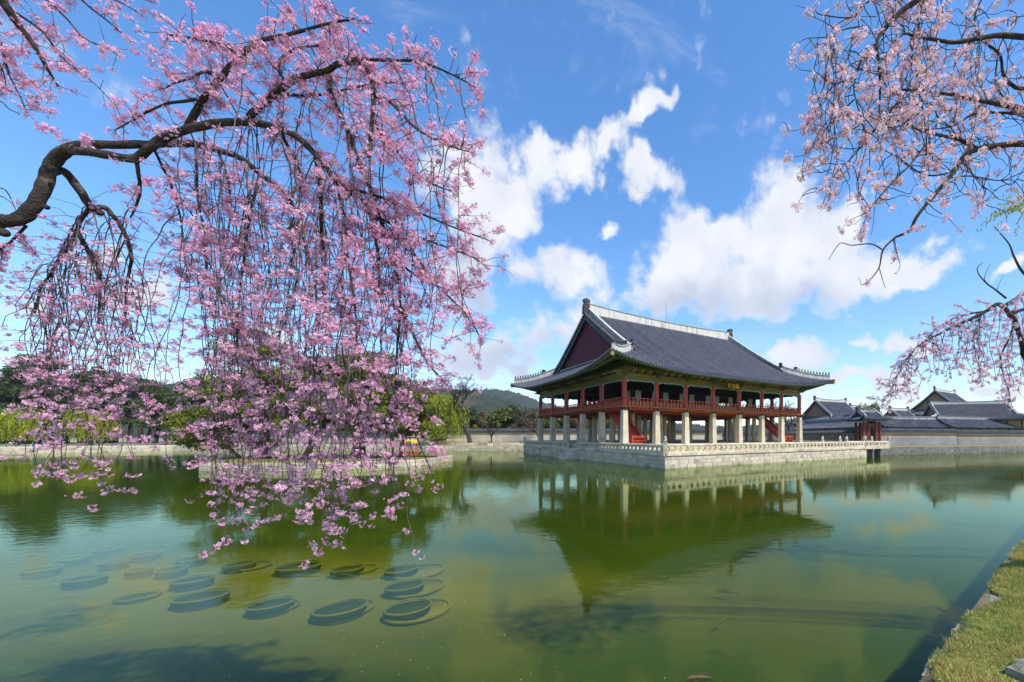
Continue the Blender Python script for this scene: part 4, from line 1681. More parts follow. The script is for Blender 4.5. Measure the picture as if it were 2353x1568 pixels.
# ------------------------------------------------------------------ palace halls behind the wall
def hall(name, label, cat, c, rotz, A, B, ze, zr, inset, over, gable_m, body_m, z0=1.0, white=True, rowp=.42, hip=True, groupname=None, finial=True):
    """hip-and-gable hall, ridge along local x; A, B half sizes at the eaves"""
    t = thing(name, label, cat, (c[0], c[1], z0), rotz, groupname)
    ze, zr = ze - z0, zr - z0
    va = A - inset
    k2 = .25 * (zr - ze) / B ** 2
    k1 = (zr - ze) / B - k2 * B

    def pr(d):
        return ze + k1 * d + k2 * d * d

    def lf(d, o):
        return .10 * B * max(0, 1 - o / (B * .9)) ** 2.2 * max(0, 1 - d / (B * .5))

    def so(a, d, s):
        return (a, s * (B - d), pr(d) + lf(d, A - abs(a)))

    def we(b, d, s):
        return (s * (A - d), b, pr(d) + lf(d, B - abs(b)))
    dk, rows = MB(), MB()
    for s in (-1, 1):
        def colz(fn, q0, q1, n, dm, nd=10):
            return [[fn(q0 + (q1 - q0) * i / n, dm(q0 + (q1 - q0) * i / n) * j / nd, s) for j in range(nd + 1)] for i in range(n + 1)]
        strip_cols(dk, colz(so, -va, va, 16, lambda a: B))
        if hip:
            for q in (-1, 1):
                strip_cols(dk, colz(so, q * va, q * A, 6, lambda a: max(.001, A - abs(a))))
            strip_cols(dk, colz(we, -B, B, 20, lambda b: max(.001, min(inset, B - abs(b)))))
        n = int(2 * (A if hip else va) / rowp)
        R = A if hip else va
        for i in range(n):
            a = -R + (i + .5) * 2 * R / n
            D = B - .1 if abs(a) < va else max(.1, A - abs(a))
            m_ = max(2, int(D / 1.5))
            pts = [Vector(so(a, -.0 + D * j / m_, s)) + Vector((0, 0, .05)) for j in range(m_ + 1)]
            pts[0] += Vector((0, s * .10, -.03))
            rows.tube(pts, rowp * .28, 5)
        if hip:
            n = int(2 * B / rowp)
            for i in range(n):
                b = -B + (i + .5) * 2 * B / n
                D = max(.1, min(inset, B - abs(b)))
                m_ = max(1, int(D / 1.5))
                pts = [Vector(we(b, D * j / m_, s)) + Vector((0, 0, .05)) for j in range(m_ + 1)]
                pts[0] += Vector((s * .10, 0, -.03))
                rows.tube(pts, rowp * .28, 5)
        # gable
        if inset > 0 and gable_m:
            bmax = B - inset if hip else B
            gx = s * (va - over)
            poly = [(-bmax, pr(inset if hip else 0)), (bmax, pr(inset if hip else 0)), (0, zr - .25)]
            part('gable', MB().prism(poly, gx, gx - s * .12, axis='x'), gable_m, t)
            for q in (-1, 1):
                bm_ = MB()
                for k in range(5):
                    b0, b1 = q * bmax * (1 - k / 5), q * bmax * (1 - (k + 1) / 5)
                    zz0, zz1 = pr(B - abs(b0)), pr(B - abs(b1))
                    bm_.prism([(b0, zz0 - .08), (b1, zz1 - .08), (b1, zz1 - .55), (b0, zz0 - .55)], s * (va - .02), s * (va - .10), axis='x')
                part('bargeboard', bm_, 'cloth_dark', t)
                vt = MB()
                m_ = int(bmax / .34)
                for k in range(m_):
                    bb = q * (.2 + k * .34)
                    vt.tube([(s * (va - .5), bb, pr(B - abs(bb)) + .12), (s * (va + .10), bb, pr(B - abs(bb)) + .02)], .10, 5)
                part('verge_tile', vt, 'tile_far', t, kind='stuff')
                dr = [(s * (va - .55), q * (bmax * j / 8), pr(B - bmax * j / 8)) for j in range(9)]
                rb = MB()
                strip_cols(rb, [[(p[0] - .16, p[1], p[2]), (p[0] - .16, p[1], p[2] + .42), (p[0] + .16, p[1], p[2] + .42), (p[0] + .16, p[1], p[2])] for p in dr])
                rb.add([(dr[-1][0] + e, dr[-1][1], dr[-1][2] + z_) for e, z_ in ((-.16, 0), (.16, 0), (.16, .42), (-.16, .42))], [(0, 1, 2, 3)])
                part('descending_ridge', rb, 'plaster_grey', t)
                if hip:
                    hr = [(s * (A - d), q * (B - d), pr(d) + lf(d, d)) for d in [inset * (1 - j / 6) for j in range(7)]]
                    rb = MB()
                    strip_cols(rb, [[(p[0] - .12, p[1] + .12 * s * q, p[2]), (p[0] - .12, p[1] + .12 * s * q, p[2] + .40), (p[0] + .12, p[1] - .12 * s * q, p[2] + .40), (p[0] + .12, p[1] - .12 * s * q, p[2])] for p in hr])
                    part('hip_ridge', rb, 'plaster' if white else 'plaster_grey', t)
                    fb = MB()
                    for k in range(5):
                        p = Vector(hr[2 + min(4, k)])
                        fb.lathe([(.13, .36), (.10, .6), (.05, .85)], 5, tuple(p))
                    if finial:
                        part('guardian_figure', fb, 'figure_stone', t, kind='stuff')
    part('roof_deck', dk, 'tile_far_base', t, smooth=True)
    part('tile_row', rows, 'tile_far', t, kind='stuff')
    mr_ = MB()
    pts = [(-va + 2 * va * i / 14, 0, zr - .12 + .05 * B * abs(i / 7 - 1) ** 2.4) for i in range(15)]
    strip_cols(mr_, [[(p[0], -.18, p[2] - .2), (p[0], -.16, p[2] + .55), (p[0], .16, p[2] + .55), (p[0], .18, p[2] - .2)] for p in pts])
    for e in (0, -1):
        p = pts[e]
        mr_.add([(p[0], -.18, p[2] - .2), (p[0], -.16, p[2] + .55), (p[0], .16, p[2] + .55), (p[0], .18, p[2] - .2)], [(0, 1, 2, 3)])
    rg_ = part('main_ridge', mr_, 'plaster' if white else 'plaster_grey', t)
    cp = MB()
    strip_cols(cp, [[(p[0], -.24, p[2] + .55), (p[0], 0, p[2] + .70), (p[0], .24, p[2] + .55)] for p in pts])
    part('ridge_cap', cp, 'tile_far', rg_)
    if finial:
        for s in (-1, 1):
            fm_ = MB().prism([(-.3, -.1), (.3, -.1), (.28, .55), (.36, .85), (0, .98), (-.36, .82), (-.24, .55)], -.2, .2, axis='y', mtx=Matrix.Translation((s * va, 0, pts[0][2] + .05)))
            part('ridge_finial', fm_, 'figure_stone', t)
    # body: plinth, wall, red posts, eave beam
    bw_, bd = (A if hip else va) - B * .28, B * .72
    part('wall', MB().box((0, 0, (ze + .3) / 2), (2 * bw_, 2 * bd, ze + .5)), body_m, t)
    nb = max(2, round(2 * bw_ / 3.2))
    for k in range(nb + 1):
        for s in (-1, 1):
            part('column', MB().box((-bw_ + 2 * bw_ * k / nb, s * (bd + .04), ze / 2), (.28, .28, ze)), 'gate_wood', t)
    ev = MB()
    for s in (-1, 1):
        ev.box((0, s * (bd + .12), ze - .05), (2 * bw_ + .3, .22, .35))
    part('eave_beam', ev, 'green_beam', t)
    # soffit under the eaves
    so_ = MB()
    so_.prism([(-(A if hip else va) + .15, -B + .15), ((A if hip else va) - .15, -B + .15), ((A if hip else va) - .15, B - .15), (-(A if hip else va) + .15, B - .15)], ze - .16, ze - .06)
    part('soffit', so_, 'green_paint', t)
    return t


hall('palace_hall', 'tall grey roofed hall with red gable window beside the pavilion', 'hall', (47.2, 112), .5, 9.2, 8.2, 6.2, 12.4, 3.0, .6, 'brick_brown', 'brick_brown')
hall('palace_hall', 'broad grey hall roof with a long pale ridge behind the brick wall', 'hall', (76.5, 101.5), -.22, 10.6, 6.2, 6.9, 11.0, 2.0, .5, 'brick_brown', 'ochre_wood')
hall('palace_hall', 'highest hall with brown wooden gable behind the broad roof', 'hall', (86.5, 124), .62, 10.0, 9.0, 9.2, 16.2, 2.6, .7, 'ochre_wood', 'brick_brown')
hall('palace_hall', 'small hall with brown gable between the gate and the broad roof', 'hall', (61, 104), .5, 5.6, 4.8, 6.0, 9.5, 1.8, .5, 'brick_brown', 'brick_brown')
hall('palace_hall', 'hall showing only a dark gable end behind the gate', 'hall', (61.5, 124), .5, 7, 5.5, 7.5, 11.6, 1.8, .5, 'brick_brown', 'brick_brown')
hall('gallery', 'long low tiled gallery behind the wall left of the gate', 'gallery', (41.2, 97.5), math.atan2(28, -4.2), 14.5, 2.7, 4.85, 6.6, .02, 0, None, 'ochre_wood', hip=False, white=False, finial=False)
hall('gallery', 'long low tiled gallery behind the wall right of the gate', 'gallery', (52.6, 87.6), math.atan2(7, 19.9), 9.0, 2.8, 4.85, 6.7, .02, 0, None, 'ochre_wood', hip=False, white=False, finial=False)
hall('gallery', 'low tiled gallery in front of the broad hall roof', 'gallery', (75.5, 95.2), math.atan2(7, 19.9), 15.0, 3.0, 4.9, 6.9, .02, 0, None, 'ochre_wood', hip=False, white=False, finial=False)
# little water gate
gt = hall('gatehouse', 'small tiled gatehouse with red posts at the bridge', 'gate', (39.7, 77.6), .30, 3.3, 2.4, 6.1, 7.6, .9, .3, 'brick_brown', 'red_wood', z0=1.28, white=False, rowp=.36)
for ch in list(gt.children):
    if ch.name.startswith('wall') or ch.name.startswith('column'):
        bpy.data.objects.remove(ch)
for px in (-1.9, -.9, .95, 1.9):
    for py in (-.9, .9):
        part('column', MB().box((px, py, 2.2), (.34, .34, 4.4)), 'gate_wood', gt)
part('side_panel', MB().box((-1.4, -.85, 2.1), (.7, .1, 4.0)), 'gate_wood', gt)
part('side_panel', MB().box((1.43, -.85, 2.1), (.62, .1, 4.0)), 'gate_wood', gt)
mb = MB()
for k in range(9):
    mb.box((-.62 + .155 * k, -.85, .55), (.05, .05, 1.0))
mb.box((0, -.85, 1.05), (1.5, .07, .07))
part('fence_gate', mb, 'gate_wood', gt)
part('lintel', MB().box((0, -.86, 3.9), (4.1, .2, .5)), 'gate_wood', gt)

# ------------------------------------------------------------------ vegetation


def leaf_mesh(name, centers, size, m, rng, flat=0.0, aspect=.45, tint=None, down=None):
    n = len(centers)
    nrm = rand_dirs(rng, n)
    if flat:
        nrm = unit(nrm * (1 - flat) + np.array([0, 0, 1.0]) * flat)
    a = unit(np.cross(nrm, rand_dirs(rng, n)))
    if down is not None:
        a = unit(a * (1 - down) + np.array([0, 0, -1.0]) * down)
    b = unit(np.cross(nrm, a))
    sz = size * rng.uniform(.6, 1.35, n)
    a = a * sz[:, None]
    b = b * (sz * aspect)[:, None]
    V = np.stack([centers - a, centers + b, centers + a, centers - b], 1).reshape(-1, 3)
    F = np.arange(4 * n).reshape(-1, 4)
    if tint is None:
        tint = np.ones((n, 3))
    tint = tint * rng.uniform(.65, 1.3, n)[:, None]
    return np_mesh(name, V, F, m, tint=np.repeat(tint, 4, 0))


def pads(rng, centers, radii, per, shell=.35):
    """points spread through ellipsoid pads, denser at the rim"""
    out = []
    for c, r in zip(centers, radii):
        d = rand_dirs(rng, per)
        q = rng.uniform(shell, 1.0, per) ** .6
        out.append(np.array(c) + d * q[:, None] * np.array(r) * rng.uniform(.85, 1.15, (per, 1)))
    return np.concatenate(out)


def bez(p, q, bend, n=6):
    p, q, b = Vector(p), Vector(q), Vector(bend)
    m = (p + q) / 2 + b
    return [p.lerp(m, i / n).lerp(m.lerp(q, i / n), i / n) for i in range(n + 1)]


def pine(name, label, loc, H, spread, seed, m='needle', bark='pine_bark', leaf=.28, npad=16, per=330, lean=(0, 0), low=.35, flat=.28, group=None, dense=1.0):
    rng = np.random.default_rng(seed)
    t = thing(name, label, 'tree', loc, 0, group)
    top = Vector((lean[0], lean[1], H * .93))
    bend = Vector((rng.uniform(-.12, .12) * H, rng.uniform(-.1, .1) * H, 0))
    trunk = bez((0, 0, -.1), top, bend, 10)
    mb = MB()
    r0 = .035 * H ** .95
    mb.tube(trunk, [r0 * (1.25 if i == 0 else 1 - .085 * i) for i in range(11)], 8)
    cs, rs = [], []
    for k in range(npad):
        f = low + (1 - low) * (k + rng.uniform(0, 1)) / npad
        i = min(9, int(f * 10))
        p = trunk[i].lerp(trunk[i + 1], f * 10 - i)
        ang = k * 2.4 + rng.uniform(-.5, .5)
        reach = spread * (1.05 - .75 * max(0, f - low) / (1 - low)) * rng.uniform(.55, 1.0)
        if f > .95:
            reach *= .3
        e = p + Vector((math.cos(ang) * reach, math.sin(ang) * reach, rng.uniform(-.02, .10) * H))
        br_ = bez(p, e, (0, 0, rng.uniform(-.05, .04) * H), 5)
        mb.tube(br_, [r0 * .38 * (1 - .15 * j) for j in range(6)], 5)
        w = spread * rng.uniform(.30, .48)
        cs.append(e)
        rs.append((w, w, w * flat * rng.uniform(.8, 1.4)))
        if reach > spread * .5:
            m_ = p.lerp(e, .6)
            cs.append(m_ + Vector((rng.uniform(-.4, .4), rng.uniform(-.4, .4), .03 * H)))
            rs.append((w * .7, w * .7, w * .7 * flat))
    part('trunk', mb, bark, t, smooth=True)
    pts = pads(rng, cs, rs, int(per * dense))
    link('crown', leaf_mesh('crown', pts, leaf, m, rng, flat=.25, aspect=.35), t)
    return t


def broad(name, label, loc, H, spread, seed, m, leaf=.3, nclump=34, per=130, trunkf=.3, bark='dark_bark', group=None, fill=1.0, limbs=9, zr=.38):
    rng = np.random.default_rng(seed)
    t = thing(name, label, 'tree' if H > 3.5 else 'shrub', loc, 0, group)
    mb = MB()
    r0 = .03 * H
    tt = Vector((rng.uniform(-.05, .05) * H, rng.uniform(-.05, .05) * H, H * trunkf))
    mb.tube(bez((0, 0, -.1), tt, (0, 0, 0), 4), [r0 * (1.2 - .1 * j) for j in range(5)], 7)
    cs, rs = [], []
    for k in range(limbs):
        ang = k * 2.4 + rng.uniform(-.4, .4)
        e = Vector((math.cos(ang) * spread * rng.uniform(.3, .8), math.sin(ang) * spread * rng.uniform(.3, .8), H * rng.uniform(trunkf + .2, .92)))
        mb.tube(bez(tt, e, (0, 0, .06 * H), 5), [r0 * .5 * (1 - .15 * j) for j in range(6)], 5)
        for j in range(3):
            e2 = e + Vector((rng.normal() * spread * .25, rng.normal() * spread * .25, rng.uniform(0, .15) * H))
            mb.tube(bez(e, e2, (0, 0, .02 * H), 3), [r0 * .14, r0 * .11, r0 * .08, r0 * .04], 4)
    part('trunk', mb, bark, t, smooth=True)
    for k in range(nclump):
        d = unit(rng.normal(size=3))
        q = rng.uniform(.35, .95)
        c = np.array([d[0] * spread * q, d[1] * spread * q, H * (1 - zr) + d[2] * H * zr * q])
        c[2] = max(c[2], H * (trunkf * .8))
        w = spread * rng.uniform(.20, .36)
        cs.append(c)
        rs.append((w, w, w * .7))
    pts = pads(rng, cs, rs, int(per * fill))
    link('crown', leaf_mesh('crown', pts, leaf, m, rng, aspect=.55), t)
    return t


def willow(name, label, loc, H, spread, seed, strands=420, group=None, low=.12, leaf=.16):
    rng = np.random.default_rng(seed)
    t = thing(name, label, 'tree', loc, 0, group)
    mb = MB()
    r0 = .034 * H
    fork = Vector((.04 * H, 0, H * .34))
    mb.tube(bez((0, 0, -.1), fork, (-.06 * H, 0, 0), 5), [r0 * (1.3 - .1 * j) for j in range(6)], 8)
    tips = []
    for k in range(9):
        a = k * 2.4
        e = Vector((math.cos(a) * spread * .5 * rng.uniform(.4, 1), math.sin(a) * spread * .5 * rng.uniform(.4, 1), H * rng.uniform(.72, .95)))
        b_ = bez(fork, e, (0, 0, .10 * H), 6)
        mb.tube(b_, [r0 * .5 * (1 - .12 * j) for j in range(7)], 5)
        tips += b_[3:]
    part('trunk', mb, 'dark_bark', t, smooth=True)
    pts, dirs = [], []
    tw = MB()
    for k in range(strands):
        s = tips[rng.integers(len(tips))]
        a = rng.uniform(0, 2 * math.pi)
        out = spread * rng.uniform(.1, .62)
        p = Vector((s.x + math.cos(a) * out * .3, s.y + math.sin(a) * out * .3, s.z + rng.uniform(0, .05) * H))
        end = Vector((s.x + math.cos(a) * out, s.y + math.sin(a) * out, max(low * H, p.z - H * rng.uniform(.25, .85))))
        n = 9
        path = []
        for j in range(n + 1):
            f = j / n
            path.append(Vector((p.x + (end.x - p.x) * (1 - (1 - f) ** 2.2), p.y + (end.y - p.y) * (1 - (1 - f) ** 2.2), p.z + .04 * H * math.sin(min(1, f * 3) * math.pi) * .6 + (end.z - p.z) * f ** 1.4)))
        if k % 4 == 0:
            tw.tube(path, .018, 3, cap=False)
        for j in range(n):
            for _ in range(4):
                q = path[j].lerp(path[j + 1], rng.uniform())
                pts.append((q.x + rng.normal() * .07, q.y + rng.normal() * .07, q.z))
    part('twigs', tw, 'leaf_willow', t, kind='stuff')
    link('crown', leaf_mesh('crown', np.array(pts), leaf, 'leaf_willow', rng, aspect=.28, down=.72), t)
    return t


def bare_tree(name, label, loc, H, seed, spread=.5, m='dark_bark', levels=5, group=None, lean=0.0):
    rng = random.Random(seed)
    t = thing(name, label, 'tree', loc, 0, group)
    mb, tw = MB(), MB()

    def grow(p, d, L, r, lv):
        n = 4
        pts = [p]
        for i in range(n):
            d = (d + Vector((rng.gauss(0, .22), rng.gauss(0, .22), rng.gauss(.03, .12)))).normalized()
            pts.append(pts[-1] + d * (L / n))
        (mb if lv >= levels - 2 else tw).tube(pts, [r * (1 - .11 * i) for i in range(n + 1)], 7 if lv >= levels - 1 else 4, cap=False)
        if lv > 0:
            for k in range(rng.choice((2, 3, 3))):
                q = pts[rng.choice((2, 3, 4))]
                a = rng.uniform(0, 6.28)
                nd = (d + Vector((math.cos(a), math.sin(a), rng.uniform(-.1, .5))) * spread * 1.5).normalized()
                grow(q, nd, L * rng.uniform(.55, .78), r * .55, lv - 1)
            grow(pts[-1], d, L * .7, r * .55, lv - 1)
    grow(Vector((0, 0, -.1)), Vector((lean, 0, 1)), H * .36, H * .032, levels)
    part('trunk', mb, m, t, smooth=True)
    part('twigs', tw, m, t, kind='stuff')
    return t


# pines of the little island in the pond (its own walls first)
IS = [(-41.5, 37.6), (-31, 37.2), (-24.5, 43), (-25.5, 52), (-44, 54), (-48.5, 46)]
isl = thing('stone_islet', 'small stone walled islet with leaning pines in the pond', 'islet', (-38, 45, -1.35))
li = [(p[0] + 38, p[1] - 45) for p in IS]
part('core', MB().prism([(p[0] * .985, p[1] * .985) for p in li], 0, 2.0), 'soil', isl)
part('turf_top', MB().prism([(p[0] * .95, p[1] * .95) for p in li], 2.0, 2.08), 'turf', isl)
rng = random.Random(31)
for a, b in zip(li, li[1:] + li[:1]):
    zz = 1.10
    for k in range(3):
        lay_course(isl, a, b, zz, .31, .8, 1.7, .4, rng, 'granite', out=0)
        zz += .31
pine_specs = [
    ((-41.5, 44, .7), 13.8, 5.2, (-2.5, .5), 'needle', 'tall leaning red pine on the islet seen through blossom'),
    ((-36.5, 43, .7), 10.5, 4.4, (1.5, 0), 'needle', 'pine with a bent trunk at the middle of the islet'),
    ((-32.5, 44.5, .7), 11.5, 4.6, (1.0, 0), 'needle', 'dense yellow green pine on the islet'),
    ((-28.5, 46, .7), 8.0, 3.8, (1.6, 0), 'needle', 'low spreading pine at the islet end facing the pavilion'),
    ((-45.0, 45, .7), 5.2, 4.2, (-3.0, -1.5), 'needle', 'low pine reaching out over the water from the islet'),
    ((-35.5, 50, .7), 12.0, 4.5, (0, 0), 'needle_dark', 'dark pine at the back of the islet'),
]
for k, (lc, H_, sp, ln, m_, lb) in enumerate(pine_specs):
    pine('pine_tree', lb, lc, H_, sp, 40 + k, m=m_, leaf=.17, npad=24, per=560, lean=ln, low=.30 if H_ > 6 else .2, group='pines on the islet')

# dark pine wood behind the left-hand path
rw = random.Random(77)
WOODL = ['dark tall pine of the wood behind the waterside path']
wood = []
for i in range(26):
    col = -60 + i * 22 + rw.uniform(-10, 10)
    d = rw.uniform(99, 128)
    top = 848 + 22 * math.sin(i * .7) + (36 if col > 240 else 0) + rw.uniform(-14, 14)
    p = spot(col, HZ, d)
    H_ = CAM_H + (HZ - top) / FPX * d - 1.0
    wood.append((p.x, p.y, H_))
    pine('pine_tree', WOODL[i % len(WOODL)], (p.x, p.y, 1.0), H_, 5.0, 100 + i, m='needle_dark', bark='dark_bark', leaf=.42, npad=16, per=210, low=.34, flat=.5, group='pines of the wood behind the path')
# trees between the wood and the pavilion, behind the pale wall
mid = [
    (460, 112, 905, 5.5, 'leaf_mid', 'mid green tree behind the islet, left of the pale wall'),
    (545, 118, 890, 6.0, 'leaf_brown', 'brownish tree not yet in leaf behind the islet'),
    (640, 114, 880, 6.5, 'leaf_mid', 'round green tree behind the hanging blossom'),
    (730, 118, 900, 6.0, 'needle', 'yellow green tree behind the islet pines'),
    (820, 116, 905, 5.5, 'leaf_mid', 'green tree behind the pale wall near the boat'),
    (900, 120, 915, 5.5, 'needle_dark', 'dark evergreen behind the pale wall near the boat'),
    (1062, 112, 922, 4.2, 'needle_dark', 'dark pine just right of the bright willow'),
    (1105, 116, 945, 4.0, 'leaf_brown', 'brown shrubby tree behind the pale wall'),
    (1150, 112, 935, 4.2, 'leaf_mid', 'green pine like tree above the pale wall'),
    (1185, 115, 932, 4.5, 'needle_dark', 'dark green bushy tree above the pale wall'),
    (1215, 112, 950, 4.0, 'leaf_brown', 'russet tree above the pale wall by the pavilion'),
    (1270, 116, 945, 5.0, 'leaf_mid', 'olive tree seen between the western pillars'),
    (1335, 118, 950, 5.0, 'leaf_brown', 'tan tree seen between the western pillars'),
    (1400, 118, 955, 5.0, 'leaf_spring', 'pale green tree seen behind the stone pillars'),
]
for k, (col, d, row, sp, m_, lb) in enumerate(mid):
    p = spot(col, HZ, d)
    broad('broadleaf_tree', lb, (p.x, p.y, 1.0), CAM_H + (HZ - row) / FPX * d - 1.0, sp, 300 + k, m_, leaf=.34, nclump=36, per=140, trunkf=.22)
low_ = [(1095, 108.5, 975, 'leaf_gold', 'golden flowering shrub in front of the pale wall', 2.0), (1120, 109.5, 978, 'leaf_brown', 'brown shrub over the cap of the pale wall', 3.2), (1165, 110, 976, 'leaf_brown', 'tan bush behind the pale wall beside green pine', 3.4), (1205, 110, 978, 'leaf_spring', 'pale bush over the pale wall at the platform end', 3.2)]
for k, (col, d, row, m_, lb, sp) in enumerate(low_):
    p = spot(col, HZ, d)
    broad('shrub', lb, (p.x, p.y, 1.0), CAM_H + (HZ - row) / FPX * d - 1.0, sp, 350 + k, m_, leaf=.22, nclump=26, per=110, trunkf=.12, zr=.5)
p = spot(1008, HZ, 95)
willow('willow_tree', 'bright yellow green willow beside the bare tree on the northern bank', (p.x - .8, 94.6, 1.0), 12.2, 9.0, 7, strands=620, leaf=.22)
p = spot(48, HZ, 93)
willow('willow_tree', 'young bright willow at the waterside path by the pine wood', (p.x, 92.5, 1.0), 8.6, 6.2, 8, strands=420, leaf=.2)
p = spot(212, HZ, 97)
willow('willow_tree', 'bright willow seen through the blossom near the path', (p.x, 97, 1.0), 8.2, 5.2, 9, strands=320, leaf=.2)
p = spot(1078, HZ, 96)
bare_tree('bare_tree', 'old bare tree with twisted crown beside the bright willow', (p.x, 96.5, 1.5), 17.5, 11, spread=.42)
p = spot(1128, HZ, 95)
bare_tree('bare_tree', 'slim leaning bare sapling on the northern bank', (p.x, 94.8, 1.0), 6.5, 6, spread=.35, levels=4, lean=.15)
p = spot(1236, HZ, 99)
bare_tree('bare_tree', 'bare tree standing at the western end of the platform', (p.x + .8, 99, 1.5), 12.0, 12, spread=.5, lean=-.1)
p = spot(1812, HZ, 112)
bare_tree('bare_tree', 'bare tree seen through the eastern bays of the pavilion', (p.x, 112, 1.3), 13.5, 15, spread=.5)
p = spot(1992, HZ, 118)
broad('broadleaf_tree', 'budding pale green tree rising behind the gatehouse', (p.x, 118, 1.3), 12.2, 4.6, 60, 'leaf_spring', leaf=.26, nclump=26, per=90, trunkf=.4, limbs=12)
p = spot(2030, HZ, 112)
broad('shrub', 'brown green shrub between the gatehouse and the small hall', (p.x, 112, 1.3), 7.5, 2.6, 61, 'leaf_brown', leaf=.25, nclump=18, per=80)

# ------------------------------------------------------------------ path fence, boat, people
fence = thing('post_fence', 'low green post and chain fence along the waterside path', 'fence', (-119.5, 77.2, 1.0))
fl_ = [Vector((-135, 76.9)), Vector((-119.5, 77.3)), Vector((-107.3, 91.8)), Vector((-60, 93.2))]
post_me = MB().lathe([(.06, 0), (.05, .78), (.075, .80), (.06, .9), (.02, .93)], 6).mesh('post', 'fence_green')
o0 = Vector((-119.5, 77.2))
prev = None
for a, b in zip(fl_[:-1], fl_[1:]):
    L = (b - a).length
    n = max(1, round(L / 1.7))
    for k in range(n):
        q = a.lerp(b, k / n) - o0
        link('post', post_me, fence, (q.x, q.y, 0))
        if prev is not None:
            pts = [Vector((prev.x, prev.y, .72)).lerp(Vector((q.x, q.y, .72)), i / 5) - Vector((0, 0, .22 * math.sin(math.pi * i / 5))) for i in range(6)]
            part('chain', MB().tube(pts, .02, 4), 'fence_green', fence)
        prev = q

bt = thing('pavilion_boat', 'small red boat with yellow canopy moored near the northern bank', 'boat', spot(944, 1046, 68) * 1.0, .25)
bt.location.z = 0
hullp = [(-1.5, .55), (-1.2, .05), (-.9, -.15), (.9, -.15), (1.2, .05), (1.6, .6), (1.2, .45), (-1.1, .45)]
part('hull', MB().prism(hullp, -.55, .55, axis='y').box((0, 0, .50), (2.5, 1.25, .08), 1), ['boat_red', 'ochre_wood'], bt)
for px in (-.75, .75):
    for py in (-.45, .45):
        part('post', MB().box((px, py, 1.25), (.09, .09, 1.5)), 'boat_red', bt)
for py in (-.45, .45):
    part('rail', MB().box((0, py, .95), (1.5, .05, .06)).box((0, py, .75), (1.5, .04, .05)), 'boat_red', bt)
mb = MB()
prev = None
cols_ = []
for i in range(9):
    a = math.pi * i / 8
    cols_.append([(-.98, -.62 * math.cos(a), 2.0 + .48 * math.sin(a)), (.98, -.62 * math.cos(a), 2.0 + .48 * math.sin(a))])
strip_cols(mb, cols_)
mb.add([c[0] for c in cols_], [tuple(range(9))])
mb.add([c[1] for c in cols_], [tuple(range(9))])
mb.box((0, 0, 1.97), (2.05, 1.32, .08))
part('canopy', mb, 'boat_yellow', bt)


def person(label, loc, rz, sitting, top, legs):
    """one skinned body; clothes are face materials by height"""
    me = bpy.data.meshes.new('person')
    if sitting:
        vs = [(0, 0, .48), (0, -.02, .75), (0, -.03, 1.02), (0, -.02, 1.14), (0, -.04, 1.28), (0, -.05, 1.36),
              (.10, -.42, .50), (.11, -.46, .10), (.11, -.60, .05), (-.10, -.42, .50), (-.11, -.46, .10), (-.11, -.60, .05),
              (.19, -.02, 1.02), (.25, -.10, .78), (.14, -.34, .66), (-.19, -.02, 1.02), (-.25, -.10, .78), (-.14, -.34, .66), (.10, 0, .48), (-.10, 0, .48)]
    else:
        vs = [(0, 0, .92), (0, 0, 1.18), (0, 0, 1.42), (0, 0, 1.52), (0, -.01, 1.62), (0, -.02, 1.72),
              (.11, -.08, .48), (.11, -.02, .08), (.11, -.14, .04), (-.11, .10, .48), (-.12, .18, .08), (-.12, .06, .04),
              (.20, 0, 1.40), (.25, -.04, 1.14), (.22, -.20, .95), (-.20, 0, 1.40), (-.25, .04, 1.14), (-.22, -.06, .92), (.10, 0, .90), (-.10, 0, .90)]
    es = [(0, 1), (1, 2), (2, 3), (3, 4), (4, 5), (0, 18), (18, 6), (6, 7), (7, 8), (0, 19), (19, 9), (9, 10), (10, 11), (2, 12), (12, 13), (13, 14), (2, 15), (15, 16), (16, 17)]
    rad = [.14, .13, .14, .055, .10, .09, .075, .05, .045, .075, .05, .045, .06, .045, .035, .06, .045, .035, .09, .09]
    me.from_pydata(vs, es, [])
    o = bpy.data.objects.new('tmp', me)
    C.objects.link(o)
    sk = o.modifiers.new('s', 'SKIN')
    for i, r in enumerate(rad):
        me.skin_vertices[0].data[i].radius = (r, r)
        me.skin_vertices[0].data[i].use_root = (i == 0)
    o.modifiers.new('u', 'SUBSURF').levels = 1
    bpy.context.view_layer.update()
    m2 = bpy.data.meshes.new_from_object(o.evaluated_get(bpy.context.evaluated_depsgraph_get()))
    bpy.data.objects.remove(o)
    for q in (top, legs, 'skin', 'hair'):
        m2.materials.append(MATS[q])
    neck = 1.12 if sitting else 1.50
    hip = .58 if sitting else .95
    for f in m2.polygons:
        z = f.center.z
        idx = 2 if z > neck else (0 if z > hip else 1)
        if z > neck + .16 or (z > neck + .05 and f.center.y > .0):
            idx = 3
        if sitting and z > .60 and f.center.y < -.28:
            idx = 2
        if not sitting and abs(f.center.x) > .17 and z < 1.0:
            idx = 2
        f.material_index = idx
        f.use_smooth = True
    p_ = link('person', m2, None, loc, rz)
    tag(p_, label, 'person')


